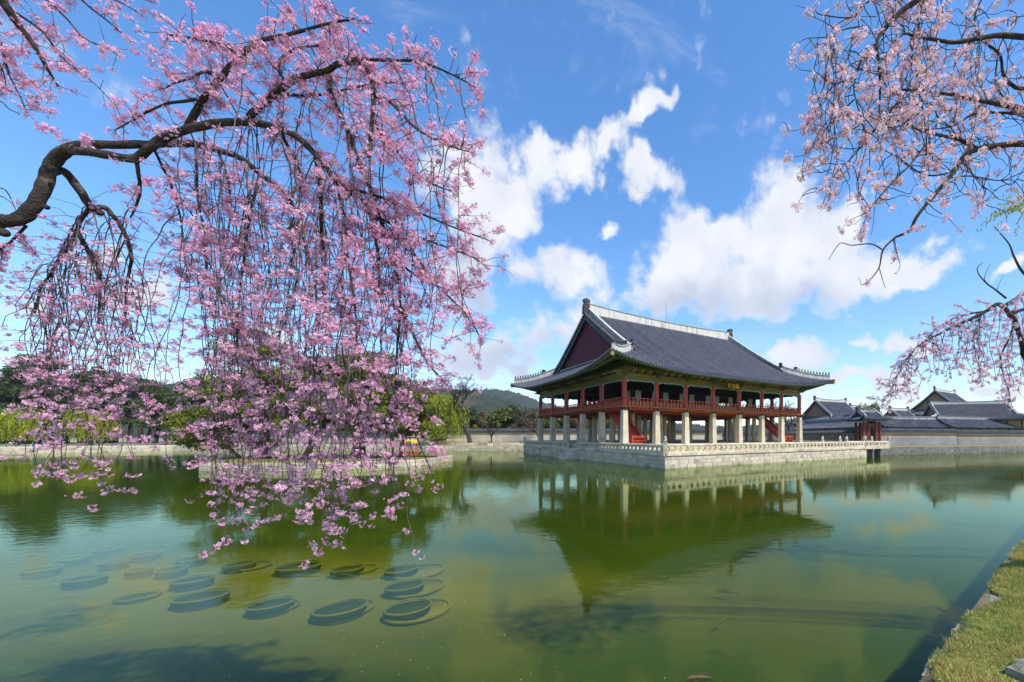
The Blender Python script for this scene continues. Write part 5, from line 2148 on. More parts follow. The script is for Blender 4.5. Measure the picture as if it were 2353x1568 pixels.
person('person in a bright pink top walking on the waterside path', (-103.5, 94.0, 1.01), 1.2, False, 'cloth_pink', 'cloth_white')
bench = thing('park_bench', 'pale stone bench under the young willow', 'bench', (-118.9, 79.9, 1.01), .6)
part('seat', MB().box((0, 0, .42), (2.2, .5, .10)), 'statue_stone', bench)
for q in (-.85, .85):
    part('leg', MB().box((q, 0, .19), (.3, .4, .38)), 'statue_stone', bench)
for k, (q, tp_, lb) in enumerate(((-.45, 'cloth_dark', 'person in dark jacket and jeans seated on the bench'), (.45, 'cloth_navy', 'person in navy jacket and blue jeans seated on the bench'))):
    w_ = bench.matrix_basis @ Vector((q, -.02, .0))
    person(lb, (w_.x, w_.y, 1.01), .6, True, tp_, 'cloth_jeans')
# ------------------------------------------------------------------ weeping cherries


class Tubes:
    """many thin tapering tubes joined into one mesh"""
    def __init__(self):
        self.V, self.F, self.n = [], [], 0

    def add(self, pts, rad, sides):
        pts = np.asarray(pts, float)
        rad = np.broadcast_to(np.asarray(rad, float), (len(pts),))
        T = np.gradient(pts, axis=0)
        T = unit(T)
        avg = np.abs(pts[-1] - pts[0])
        ref = np.zeros(3)
        ref[int(np.argmin(avg))] = 1
        U = unit(np.cross(T, ref))
        Wv = np.cross(T, U)
        a = np.arange(sides) * 2 * math.pi / sides
        ring = U[:, None, :] * np.cos(a)[None, :, None] + Wv[:, None, :] * np.sin(a)[None, :, None]
        v = (pts[:, None, :] + ring * rad[:, None, None]).reshape(-1, 3)
        k = len(pts)
        i = np.arange(k - 1)[:, None] * sides
        j = np.arange(sides)[None, :]
        j2 = (j + 1) % sides
        f = np.stack([i + j, i + j2, i + sides + j2, i + sides + j], -1).reshape(-1, 4) + self.n
        self.V.append(v)
        self.F.append(f)
        self.n += len(v)

    def mesh(self, name, m, smooth=True):
        return np_mesh(name, np.concatenate(self.V), np.concatenate(self.F), m, smooth=smooth)


def smooth_line(pts, per=6):
    """Catmull-Rom through pts (n,k)"""
    P = np.asarray(pts, float)
    P = np.vstack([2 * P[0] - P[1], P, 2 * P[-1] - P[-2]])
    out = []
    for i in range(1, len(P) - 2):
        for t in np.arange(per) / per:
            a, b, c, d = P[i - 1], P[i], P[i + 1], P[i + 2]
            out.append(.5 * ((2 * b) + (-a + c) * t + (2 * a - 5 * b + 4 * c - d) * t * t + (-a + 3 * b - 3 * c + d) * t ** 3))
    out.append(P[-2])
    return np.array(out)


def to_world(pd):
    pd = np.asarray(pd, float)
    x, y, d = pd[:, 0], pd[:, 1], pd[:, 2]
    return np.c_[(x - CX) / FPX * d, d, CAM_H + (HZ - y) / FPX * d]


def droop(rng, p, d0, L, step, grav, wob):
    n = max(2, int(L / step))
    out = [np.array(p)]
    d = np.array(d0, float)
    d /= np.linalg.norm(d)
    for i in range(n):
        d = d + np.array([0, 0, -grav]) * step * 10 + rng.normal(0, wob, 3)
        d /= np.linalg.norm(d)
        out.append(out[-1] + d * step)
    return np.array(out)


class Blossom:
    def __init__(self):
        self.c, self.ax, self.n, self.r = [], [], [], []

    def cluster(self, p, axis, n, r):
        self.c.append(p)
        self.ax.append(axis)
        self.n.append(n)
        self.r.append(r)

    def build(self, tree, rng, m, size, col, shade_var=.16):
        c = np.array(self.c)
        n = np.array(self.n)
        idx = np.repeat(np.arange(len(c)), n)
        N = len(idx)
        ax = unit(np.array(self.ax))[idx]
        off = rand_dirs(rng, N)
        off = unit(off + ax * .55)
        R = np.array(self.r)[idx] * rng.uniform(.45, 1.0, N)
        ctr = c[idx] + off * R[:, None]
        nrm = unit(off * .9 + rng.normal(0, .35, (N, 3)) + np.array([0, 0, -.15]))
        s = size * rng.uniform(.75, 1.2, N)
        closed = rng.uniform(size=N) < .22
        u = unit(np.cross(nrm, rand_dirs(rng, N)))
        v = np.cross(nrm, u)
        th = rng.uniform(0, 2 * math.pi, N)
        cup = np.where(closed, .95, rng.uniform(.12, .45, N))
        spread = np.where(closed, .40, 1.0)
        V = np.empty((N, 5, 4, 3))
        for k in range(5):
            a = th + 2 * math.pi * k / 5 + rng.normal(0, .08, N)
            for q, (da, rr, hh) in enumerate(((0, .10, 0), (-.46, .74, .75), (0, 1.0, 1.05), (.46, .74, .75))):
                aa = a + da
                V[:, k, q] = ctr + (u * np.cos(aa)[:, None] + v * np.sin(aa)[:, None]) * (s * rr * spread)[:, None] + nrm * (s * hh * cup)[:, None]
        ct = rng.normal(1.0, shade_var * .5, len(c))[idx]
        hue = rng.uniform(-1, 1, len(c))[idx] * .06 + rng.normal(0, .05, N)
        tint = np.stack([np.clip(ct + .02, .5, 1.08), np.clip(ct * (1 + hue), .3, 1.35), np.clip(ct * (1 + hue * .6), .4, 1.25)], 1) * np.array(col)
        tint = np.where(closed[:, None], tint * np.array([.92, .62, .75]), tint)
        tint5 = np.repeat(tint[:, None, :], 5, 1)[:, :, None, :] * np.ones((1, 1, 4, 1))
        tint5[:, :, 0, :] *= np.array([.80, .45, .55])           # deeper pink throat
        me = np_mesh('blossom', V.reshape(-1, 3), np.arange(N * 20).reshape(-1, 4), m, tint=tint5.reshape(-1, 3))
        o = link('blossom', me, tree)
        o['kind'] = 'stuff'
        # stalks and calyces
        w = size * .09
        a = c[idx] + off * .004
        b = ctr - nrm * (s * .05)[:, None]
        sd_ = unit(np.cross(b - a, rand_dirs(rng, N))) * w
        m_ = a + (b - a) * .72
        V2 = np.stack([a - sd_ * .5, m_ - sd_ * 1.0, b, m_ + sd_ * 1.0], 1).reshape(-1, 3)
        o = link('flower_stalks', np_mesh('flower_stalks', V2, np.arange(N * 4).reshape(-1, 4), 'calyx'), tree)
        o['kind'] = 'stuff'
        return N


def leaf_buds(tree, rng, P, size):
    P = np.array(P)
    n = len(P)
    a = unit(rng.normal(size=(n, 3)) + np.array([0, 0, -.3])) * size
    b = unit(np.cross(a, rand_dirs(rng, n))) * size * .28
    V = np.stack([P, P + a * .5 + b, P + a, P + a * .5 - b], 1).reshape(-1, 3)
    o = link('leaf_buds', np_mesh('leaf_buds', V, np.arange(n * 4).reshape(-1, 4), 'bud_leaf'), tree)
    o['kind'] = 'stuff'


def grow_cherry(tree, limbs, rng, m, size, col, base, twig_len, emit, cl_n, cl_r, strands, grav=.06, bark_n=9, wind=(0, 0, 0), side_every=.075, short_bloom=1.0, bud=.15, tw_r=.0032, hang_side=(.10, .34), bare_frac=0.0, side_p=.85, sc_n=(4, 9), sb=.24):
    """limbs: (polyline of column,row,distance ; r0 ; r1 ; emission factor)"""
    big, twg, bl = Tubes(), Tubes(), Blossom()
    tips = []
    samples = []
    for pl, r0, r1, em in limbs:
        W3 = smooth_line(to_world(pl), 6)
        n = len(W3)
        f = np.linspace(0, 1, n)
        rad = r0 + (r1 - r0) * f
        ph_ = rng.uniform(0, 6.28, (3, 3))
        fs_ = np.linspace(0, 1, n)[:, None] * n
        jit = sum(np.sin(fs_ * w_ + ph_[k_]) for k_, w_ in enumerate((.45, .8, 1.3))) * (rad * .03)[:, None]
        W3 = W3 + jit
        rr = rad * (1 + .03 * np.sin(fs_[:, 0] * .5 + ph_[0, 0]) + .015 * np.sin(fs_[:, 0] * 1.1 + ph_[1, 0]))
        big.add(W3, rr, (14 if r0 > .03 else bark_n) if r0 > .02 else 6)
        seg = np.linalg.norm(np.diff(W3, axis=0), axis=1)
        cum = np.r_[0, np.cumsum(seg)]
        T = unit(np.gradient(W3, axis=0))
        s = 0.05
        while s < cum[-1]:
            i = min(n - 2, int(np.searchsorted(cum, s)) - 1)
            p = W3[i] + (W3[i + 1] - W3[i]) * ((s - cum[i]) / max(1e-6, seg[i]))
            samples.append((p, T[i], em, rad[i]))
            s += .03
        tips.append(W3[-1])
        if em > 0:
            bl.cluster(W3[-1], T[-1], cl_n[1], cl_r[1])
    # short flowering shoots on the limbs
    for p, t, em, r in samples:
        if rng.uniform() > emit * em:
            continue
        d = rand_dirs(rng, 1)[0] + t * .6 + np.array([0, 0, .25])
        L = rng.uniform(*twig_len)
        pts = droop(rng, p, d, L, .03, grav, .10)
        twg.add(pts, np.linspace(tw_r * 1.3, tw_r * .6, len(pts)), 3)
        if rng.uniform() < bare_frac:
            continue
        for q in range(1, len(pts)):
            if rng.uniform() < .42 * short_bloom * (.4 + .9 * q / len(pts)):
                ax = rand_dirs(rng, 1)[0]
                bl.cluster(pts[q], ax, int(rng.integers(cl_n[0], cl_n[1] + 1)), rng.uniform(*cl_r))
        if rng.uniform() < bud:
            tips.append(pts[-1])
    # long weeping strands with drooping side twigs
    for st in strands:
        (p0, p1, r, bloom) = st
        p0, p1 = np.array(p0), np.array(p1)
        L = np.linalg.norm(p1 - p0)
        n = max(6, int(L / .07))
        f = np.linspace(0, 1, n)
        hor = p1 - p0
        path = p0 + np.c_[hor[0] * f ** .55, hor[1] * f ** .55, hor[2] * f ** 1.3]
        ph = rng.uniform(0, 6.28, 4)
        amp = .055 * L ** .5
        path[:, 0] += amp * (np.sin(f * 7 + ph[0]) + .5 * np.sin(f * 17 + ph[1])) * f
        path[:, 1] += amp * (np.sin(f * 6 + ph[2]) + .5 * np.sin(f * 15 + ph[3])) * f
        path += np.cumsum(rng.normal(0, .004, (n, 3)), 0) * np.array([1, 1, .3])
        twg.add(path, np.linspace(r, tw_r, n), 4)
        seg = L / n
        acc = 0
        for i in range(1, n):
            acc += seg
            fr = i / n
            if acc < side_every:
                continue
            acc = 0
            if rng.uniform() < side_p:
                a = rng.uniform(0, 6.28)
                d = np.array([math.cos(a), math.sin(a), rng.uniform(-.4, .35)])
                l2 = rng.uniform(*hang_side) * (1.1 - .55 * fr)
                pts = droop(rng, path[i], d, l2, .025, grav * 1.6, .10)
                twg.add(pts, np.linspace(tw_r, tw_r * .5, len(pts)), 3)
                pb = bloom * (.10 + .9 * min(1, fr * 1.7))
                for q in range(2, len(pts)):
                    if rng.uniform() < sb * pb:
                        bl.cluster(pts[q], rand_dirs(rng, 1)[0] + np.array([0, 0, -.7]), int(rng.integers(sc_n[0], sc_n[1])), rng.uniform(*cl_r) * .68)
                if rng.uniform() < pb:
                    bl.cluster(pts[-1], np.array([0, 0, -1.0]), int(rng.integers(sc_n[0], sc_n[1])), rng.uniform(*cl_r) * .7)
            if rng.uniform() < .30 * bloom * fr:
                bl.cluster(path[i], rand_dirs(rng, 1)[0], int(rng.integers(sc_n[0] + 1, sc_n[1] + 2)), rng.uniform(*cl_r) * .8)
        bl.cluster(path[-1], np.array([0, 0, -1.0]), cl_n[0] + 1, cl_r[0])
        if rng.uniform() < .5:
            tips.append(path[-1])
    link('limbs', big.mesh('limbs', 'bark'), tree)
    o = link('twigs', twg.mesh('twigs', 'twig'), tree)
    o['kind'] = 'stuff'
    if len(bl.c):
        n = bl.build(tree, rng, m, size, col)
        print('blossom', tree.name, len(bl.c), n)
    leaf_buds(tree, rng, tips, .022 * base)
    return samples


# ---------------- the great cherry reaching in from the left
rngc = np.random.default_rng(12)
ch = thing('weeping_cherry', 'large pink weeping cherry with thick bent limb over the pond', 'tree', (-8.9, 2.5, 1.0))


def D(pts, d0, d1=None, bow=0.0):
    n = len(pts)
    d1 = d0 if d1 is None else d1
    return [(x, y, d0 + (d1 - d0) * i / (n - 1) + bow * math.sin(math.pi * i / (n - 1))) for i, (x, y) in enumerate(pts)]


# limb columns/rows traced as a plan of the tree, distances chosen so that the crown has real depth
limbsL = [
    (D([(-70, 585), (-30, 530), (0, 508), (27, 508), (54, 497), (81, 468), (100, 433), (110, 398), (124, 371), (148, 346)], 3.25, 3.45), .047, .042, 0),
    (D([(124, 371), (148, 344), (189, 334), (243, 333), (297, 333), (350, 332), (404, 330), (450, 331)], 3.45, 3.72), .034, .029, .04),
    (D([(450, 331), (500, 345), (551, 363), (597, 399), (640, 435), (673, 471), (689, 497), (682, 530), (667, 611)], 3.72, 4.1), .029, .012, .55),
    (D([(110, 395), (140, 352), (189, 348), (243, 356), (283, 363), (313, 364), (337, 346), (364, 325), (404, 306), (458, 291), (512, 282), (564, 281)], 3.42, 3.25), .032, .027, .05),
    (D([(564, 281), (597, 284), (646, 297), (689, 320), (725, 356), (745, 379), (771, 415), (800, 440), (827, 452), (852, 500), (868, 580), (872, 680)], 3.25, 3.3), .027, .011, .8),
    (D([(104, 405), (135, 392), (154, 400), (172, 422), (189, 446), (205, 470), (226, 487)], 3.45, 3.7), .031, .029, .1),
    (D([(205, 476), (202, 484), (186, 505), (175, 535), (159, 562), (140, 592), (113, 635), (94, 662), (80, 720)], 3.68, 3.95), .018, .007, .25),
    (D([(177, 530), (181, 538), (199, 570), (221, 605), (229, 635), (230, 670), (226, 760)], 3.75, 3.6), .020, .008, .35),
    (D([(222, 478), (240, 477), (253, 487), (278, 522), (294, 554), (302, 592), (298, 620), (291, 660), (288, 740)], 3.7, 3.95), .022, .008, .3),
    (D([(427, 300), (456, 245), (480, 212), (509, 176), (530, 152), (551, 131), (581, 100), (620, 88), (656, 81), (696, 71), (740, 58), (778, 50), (815, 44)], 3.35, 2.9), .024, .006, 1.1),
    (D([(551, 131), (520, 108), (490, 97), (460, 92), (420, 84), (382, 80)], 3.1, 3.3), .012, .005, 1.1),
    (D([(509, 176), (470, 165), (440, 180), (405, 190), (375, 205)], 3.2, 3.4), .012, .005, .8),
    (D([(470, 225), (430, 232), (380, 240), (330, 262), (300, 280), (262, 300)], 3.3, 3.6), .013, .005, .5),
    (D([(564, 281), (590, 250), (617, 228), (663, 192), (696, 176), (751, 163), (771, 150), (804, 143), (837, 153), (853, 179), (858, 215), (856, 264), (851, 314), (848, 363)], 3.35, 2.95), .025, .012, .9),
    (D([(780, 147), (814, 137), (879, 138), (958, 141), (997, 153), (1035, 170), (1066, 186), (1096, 204)], 3.05, 3.4), .013, .004, 1.0),
    (D([(858, 215), (863, 222), (892, 232), (925, 264), (958, 297), (1007, 325), (1045, 340), (1079, 350)], 3.0, 3.25), .013, .004, 1.1),
    (D([(856, 290), (870, 300), (925, 363), (974, 412), (1010, 430), (1043, 441)], 3.0, 3.35), .012, .004, 1.1),
    (D([(660, 194), (640, 160), (650, 130), (690, 110), (740, 105), (780, 95)], 3.25, 3.5), .013, .005, 1.0),
    (D([(617, 228), (640, 215), (700, 220), (760, 215), (820, 200), (900, 190), (960, 200)], 3.3, 3.7), .014, .005, 1.0),
    (D([(646, 297), (653, 320), (673, 360), (692, 402), (700, 450)], 3.35, 3.75), .016, .007, .7),
    (D([(751, 163), (760, 210), (778, 255), (804, 314), (827, 379), (856, 445), (884, 538), (904, 588), (916, 646), (919, 720), (913, 793), (910, 866), (912, 940)], 3.25, 3.3, .1), .020, .007, .8),
    (D([(827, 440), (880, 455), (940, 480), (1000, 505), (1060, 530), (1124, 553)], 3.3, 3.55), .013, .004, 1.0),
    (D([(868, 500), (910, 520), (950, 540), (1030, 570), (1086, 591), (1115, 611)], 3.3, 3.6), .012, .004, 1.0),
    (D([(884, 538), (931, 553), (954, 588), (978, 620), (998, 652), (1040, 690), (1080, 735), (1104, 778)], 3.3, 3.4), .013, .004, 1.1),
    (D([(904, 588), (950, 630), (1010, 660), (1060, 668), (1080, 652)], 3.3, 3.6), .010, .004, 1.0),
    (D([(919, 700), (950, 770), (980, 830), (1010, 865), (1027, 887)], 3.3, 3.5), .010, .004, 1.1),
    (D([(912, 866), (940, 940), (960, 1010), (985, 1070), (1003, 1115)], 3.3, 3.4), .009, .003, .22),
    (D([(725, 356), (735, 420), (738, 500), (742, 600), (748, 700), (790, 715), (830, 760)], 3.3, 3.6), .017, .007, .7),
    (D([(689, 497), (700, 560), (722, 640), (728, 720), (722, 800), (718, 880)], 3.95, 3.7), .013, .006, .6),
    (D([(597, 399), (585, 450), (570, 520), (560, 600), (548, 700), (545, 800)], 3.7, 3.5), .012, .006, .5),
    (D([(313, 368), (318, 400), (322, 440), (310, 480), (300, 500)], 3.4, 3.7), .014, .006, .5),
    (D([(350, 335), (362, 360), (390, 420), (410, 480), (420, 540), (430, 640)], 3.5, 3.9), .011, .005, .5),
    (D([(450, 333), (452, 400), (455, 460), (470, 540), (478, 640)], 3.6, 3.4), .011, .005, .5),
    (D([(500, 345), (520, 400), (530, 470), (520, 560), (500, 640)], 3.7, 4.0), .010, .005, .5),
    (D([(771, 415), (790, 500), (800, 600), (815, 700), (820, 800)], 3.3, 2.95), .013, .006, .7),
    (D([(60, 520), (40, 540), (20, 560), (-10, 580), (-40, 600)], 3.4, 3.6), .010, .005, .7),
    # second crown limb, high and behind, hanging into the corner of the view
    (D([(-330, 260), (-230, 80), (-120, -40), (-20, -30), (10, 10), (40, 55), (75, 100), (110, 160), (135, 200)], 3.6, 4.2), .060, .006, .6),
    (D([(20, 20), (60, 45), (100, 75), (125, 110), (150, 140), (190, 170), (230, 205), (262, 240)], 4.1, 4.3), .012, .003, .6),
    (D([(-60, -60), (20, -30), (90, -10), (150, 40), (190, 85), (230, 105), (270, 125)], 4.0, 4.4), .014, .004, .6),
    (D([(-40, -100), (60, -70), (160, -20), (210, 20), (255, 55), (300, 95)], 4.1, 4.5), .014, .004, .6),
    (D([(0, -110), (120, -60), (210, -20), (275, 5), (318, 30)], 4.2, 4.6), .012, .004, .6),
    (D([(100, -100), (200, -50), (265, -25), (320, -5), (350, 5)], 4.2, 4.6), .012, .004, .6),
    (D([(-120, -20), (-40, 60), (0, 110), (20, 170), (50, 230), (60, 260)], 3.9, 4.1), .011, .003, .8),
    (D([(-150, 40), (-60, 100), (0, 150), (15, 200)], 3.8, 4.0), .010, .003, .8),
    # bare twig ends at the left margin
    (D([(-160, 110), (-60, 210), (0, 232), (20, 250), (45, 262)], 3.7, 3.8), .009, .003, 0),
    (D([(-100, 330), (-20, 420), (15, 440), (40, 490)], 3.5, 3.7), .008, .002, 0),
    (D([(-100, 380), (-20, 440), (10, 455), (30, 470)], 3.5, 3.6), .006, .002, 0),
]
# trunk, standing on the bank outside the view
trunk_w = smooth_line(np.array([(-8.9, 2.5, .85), (-8.75, 2.52, 1.6), (-8.3, 2.6, 2.6), (-7.4, 2.8, 3.6), (-6.4, 3.0, 4.2), (-5.75, 3.15, 4.55), (-5.40, 3.25, 4.565)]), 6)
tb = Tubes()
tb.add(trunk_w, np.linspace(.24, .050, len(trunk_w)), 12)
t2 = smooth_line(np.array([(-8.4, 2.58, 2.4), (-8.6, 2.9, 3.6), (-8.0, 3.3, 4.9), (-6.95, 3.6, 5.95)]), 6)
tb.add(t2, np.linspace(.13, .06, len(t2)), 10)
# knots and pruned stubs
link('trunk', tb.mesh('trunk', 'bark'), ch)
ch_o = Vector((-8.9, 2.5, 1.0))

BOT = [(0, 660), (40, 800), (70, 950), (100, 1085), (180, 1105), (265, 1165), (300, 1050), (360, 1045), (430, 1045), (480, 1110), (520, 1200), (555, 1250), (620, 1190), (680, 1200), (745, 1268), (790, 1220), (830, 1130), (860, 1070), (900, 1190), (938, 1265), (958, 1140), (975, 1000), (990, 900), (1010, 860), (1040, 800), (1080, 770)]
bx_ = np.array([b[0] for b in BOT], float)
by_ = np.array([b[1] for b in BOT], float)
limb_pts = []
for pl, r0, r1, em in limbsL[1:35]:
    if em < .15 and rngc.uniform() < .35:
        continue
    s_ = smooth_line(np.array(pl), 5)
    limb_pts.append(s_)
limb_pts = np.concatenate(limb_pts)
strandsL = []
rs_ = np.random.default_rng(33)


def add_strand(x1, y1, bloom=1.0, r=.0048):
    if y1 > 800 and x1 > 915 and rs_.uniform() < .85:
        return
    if y1 > 800 and x1 > 880 and rs_.uniform() < .4:
        return
    near_ = limb_pts[(np.abs(limb_pts[:, 0] - x1) < 125) & (limb_pts[:, 1] < y1 - 110) & (limb_pts[:, 1] > y1 - 760)]
    if x1 < 350:
        near_ = near_[near_[:, 1] > 440]
    if not len(near_):
        return
    q = near_[rs_.integers(len(near_))]
    d1 = q[2] + rs_.uniform(-.45, .45)
    p0 = to_world(q[None])[0]
    p1 = to_world(np.array([[x1, y1, max(2.75, d1)]]))[0]
    strandsL.append((p0, p1, r * rs_.uniform(.7, 1.3), bloom))


for x, y in BOT:
    add_strand(x, y, 1.0)
for x, y in ((265, 1165), (555, 1250), (745, 1268), (938, 1275), (100, 1085), (700, 1200), (520, 1190), (900, 1180), (660, 1160)):
    add_strand(x + rs_.uniform(-8, 8), y - rs_.uniform(0, 50), 1.15)
for i in range(60):
    x = rs_.uniform(20, 1060)
    if 300 < x < 480 and rs_.uniform() < .65:
        continue
    yb = np.interp(x, bx_, by_)
    y = yb - abs(rs_.normal(0, .16)) * (yb - 560)
    if y < 560:
        y = rs_.uniform(560, yb)
    add_strand(x, y, rs_.uniform(.55, 1.0))
for i in range(104):                 # the densest curtain hangs below the arch
    x = rs_.uniform(475, 1000)
    yb = np.interp(x, bx_, by_)
    add_strand(x, yb - (yb - 640) * rs_.uniform(0, 1) ** 1.3, rs_.uniform(.8, 1.15))
for i in range(34):
    x = rs_.uniform(50, 340)
    yb = np.interp(x, bx_, by_)
    add_strand(x, rs_.uniform(820, yb), rs_.uniform(.7, 1.0))
for (xa, ya, da), (xb, yb_, db), bl_ in (((910, 880, 3.3), (936, 1262, 3.35), .8), ((905, 800, 3.3), (905, 1180, 3.2), .9), ((722, 800, 3.72), (742, 1262, 3.6), 1.0), ((545, 790, 3.5), (552, 1245, 3.45), .9), ((905, 860, 3.3), (950, 1130, 3.45), .6)):
    strandsL.append((to_world(np.array([[xa, ya, da]]))[0], to_world(np.array([[xb, yb_, db]]))[0], .005, bl_))
grow_cherry(ch, limbsL, rngc, 'petal', .0138, (1, 1, 1), 1.0, (.08, .32), .98, (11, 21), (.028, .056), strandsL, hang_side=(.10, .38), side_every=.085, side_p=.78, tw_r=.0026, sb=.40)
for o in list(ch.children):
    o.location = -ch_o
# pruning scars on the big limb
for (x, y, d, r) in ((106, 476, 3.34, .022), (116, 420, 3.38, .014), (230, 489, 3.68, .028), (312, 370, 3.36, .024), (8, 535, 3.25, .035)):
    p = spot(x, y, d) - ch_o
    part('knot', MB().blob((0, 0, 0), (r, r, r * .9), 9, 7), 'bark', ch, smooth=True, loc=p)

# ---------------- pale cherry hanging in from the upper right
rngr = np.random.default_rng(22)
cr = thing('weeping_cherry', 'pale pink half bare cherry hanging from above the grassy bank', 'tree', (9.8, 4.4, 1.0))
limbsR = [
    (D([(2480, 30), (2353, -60), (2230, -70), (2150, -40), (2109, 0), (2069, 27), (2033, 67), (2015, 98), (2020, 147), (2022, 220), (2018, 300)], 4.4, 4.0), .040, .006, .6),
    (D([(2200, -60), (2140, 0), (2113, 40), (2109, 85), (2093, 120), (2104, 151), (2113, 200), (2122, 267), (2129, 330), (2120, 400)], 4.5, 4.2), .020, .005, .5),
    (D([(2015, 98), (1990, 128), (1980, 138), (1966, 178), (1962, 209), (1975, 260), (1990, 320)], 4.1, 3.9), .012, .004, .9),
    (D([(2480, 90), (2353, 85), (2291, 82), (2247, 89), (2189, 98), (2149, 91), (2109, 87), (2080, 78), (2055, 95)], 4.6, 4.2), .030, .007, .35),
    (D([(2480, 262), (2353, 249), (2314, 243), (2256, 232), (2202, 220), (2158, 214), (2122, 209), (2069, 207), (2040, 222)], 4.7, 4.3), .030, .006, .35),
    (D([(2480, 335), (2353, 330), (2291, 336), (2247, 343), (2220, 356), (2202, 379), (2180, 410), (2153, 441), (2127, 472), (2104, 503), (2091, 530), (2069, 541), (2055, 548), (2029, 575), (2020, 615), (1998, 646)], 4.6, 4.3), .034, .005, .22),
    (D([(2029, 575), (2002, 561), (1957, 564), (1930, 560), (1905, 595)], 4.35, 4.3), .008, .003, 0),
    (D([(2055, 548), (2060, 580), (2068, 610), (2060, 630)], 4.35, 4.35), .006, .002, 0),
    (D([(2020, 615), (2030, 650), (2035, 660)], 4.3, 4.3), .005, .002, 0),
    (D([(1998, 646), (1980, 655), (1975, 640)], 4.3, 4.3), .004, .002, 0),
    (D([(2353, 262), (2310, 260), (2240, 262), (2190, 290), (2120, 300)], 4.7, 4.5), .018, .005, .3),
    (D([(2247, 343), (2200, 318), (2172, 314), (2113, 298), (2069, 280), (2000, 275), (1960, 290)], 4.6, 4.3), .022, .005, .45),
    (D([(2480, 215), (2353, 205), (2325, 195), (2305, 170), (2296, 125), (2250, 85), (2240, 40), (2260, -10)], 4.7, 4.6), .022, .006, .3),
    (D([(2320, 240), (2290, 200), (2290, 150), (2300, 100), (2330, 50), (2360, 30)], 4.7, 4.9), .012, .005, .3),
    (D([(2202, 379), (2170, 400), (2120, 400), (2060, 360), (2020, 340)], 4.5, 4.2), .010, .004, .4),
    (D([(2160, 214), (2150, 260), (2190, 300), (2220, 350)], 4.5, 4.7), .008, .004, .2),
    (D([(2180, 410), (2230, 405), (2300, 415), (2353, 395), (2420, 380)], 4.5, 4.7), .008, .004, 0),
    (D([(2240, 408), (2262, 440), (2250, 470), (2262, 450)], 4.5, 4.6), .005, .002, 0),
    (D([(2300, 415), (2325, 425), (2345, 400)], 4.6, 4.7), .006, .003, 0),
    (D([(2100, -30), (2040, -10), (1985, 10), (1960, 40), (1890, 35), (1872, 25)], 4.2, 4.2), .010, .003, .6),
    (D([(1985, 60), (1940, 68), (1900, 85), (1850, 90), (1826, 110)], 4.1, 4.1), .007, .002, .15),
    (D([(1966, 190), (1930, 190), (1900, 215), (1850, 290), (1806, 303)], 4.0, 4.0), .007, .002, .2),
    (D([(1962, 230), (1920, 270), (1880, 320), (1850, 355), (1813, 362)], 4.0, 4.0), .007, .002, .5),
    (D([(2113, 200), (2060, 240), (2010, 300), (1960, 360), (1920, 400), (1890, 470)], 4.1, 3.9), .009, .003, .8),
    (D([(2129, 330), (2090, 380), (2050, 420), (2000, 480), (1975, 540)], 4.1, 4.0), .009, .003, .6),
]
br_r = np.random.default_rng(4)
LR = np.concatenate([smooth_line(np.array(l[0]), 5) for l in limbsR])
extra = []
for i in range(300):                # crooked bare side branches
    q = LR[br_r.integers(len(LR))]
    if q[0] > 2400 or q[0] < 1900 or q[1] > 480:
        continue
    x, y = q[0], q[1]
    a = br_r.uniform(0, 6.28)
    pts = [(x, y, q[2])]
    for k in range(5):
        a += br_r.normal(0, .55)
        st_l = br_r.uniform(12, 26)
        x += math.cos(a) * st_l
        y += math.sin(a) * st_l * .9
        pts.append((x, y, pts[-1][2] + br_r.normal(0, .05)))
    extra.append((pts, .0048, .0016, .12))
strandsR = []
for i in range(58):
    x1 = br_r.uniform(1880, 2150) if i < 44 else br_r.uniform(2150, 2353)
    yb = np.interp(x1, [1850, 1890, 1930, 1980, 2010, 2060, 2120, 2353], [380, 460, 480, 545, 500, 440, 420, 330])
    y1 = br_r.uniform(170, yb)
    nr = LR[(np.abs(LR[:, 0] - x1) < 60) & (LR[:, 1] < y1 - 50) & (LR[:, 1] > y1 - 330)]
    if len(nr):
        q = nr[br_r.integers(len(nr))]
        strandsR.append((to_world(q[None])[0], to_world(np.array([[x1, y1, q[2] + br_r.uniform(-.25, .25)]]))[0], .005, .75))
cr_o = Vector((9.8, 4.4, 1.0))
grow_cherry(cr, limbsR + extra, rngr, 'petal_pale', .0205, (1, 1, 1), 1.1, (.08, .34), .29, (8, 15), (.03, .058), strandsR, grav=.04, short_bloom=.95, hang_side=(.08, .24), tw_r=.0034, bare_frac=.45)
tb = Tubes()
tw_ = smooth_line(np.array([(9.8, 4.4, .85), (9.85, 4.42, 3.0), (9.6, 4.5, 5.2), (8.6, 4.55, 6.6), (6.6, 4.6, 7.0), (4.9, 4.6, 6.9)]), 6)
tb.add(tw_, np.linspace(.24, .04, len(tw_)), 12)
for e, re_ in zip(to_world(np.array([(2480, 30, 4.4), (2480, 90, 4.6), (2480, 262, 4.7), (2480, 335, 4.6), (2480, 215, 4.7), (2353, 262, 4.7), (2420, 380, 4.7)])), (.040, .030, .030, .034, .022, .018, .008)):
    w_ = smooth_line(np.array([(9.55, 4.5, 5.3), ((9.55 + e[0]) / 2 + .2, 4.6, e[2] - .5), e]), 6)
    tb.add(w_, np.linspace(max(.05, re_ * 1.5), re_, len(w_)), 9)
link('trunk', tb.mesh('trunk', 'bark'), cr)
for o in list(cr.children):
    o.location = -cr_o

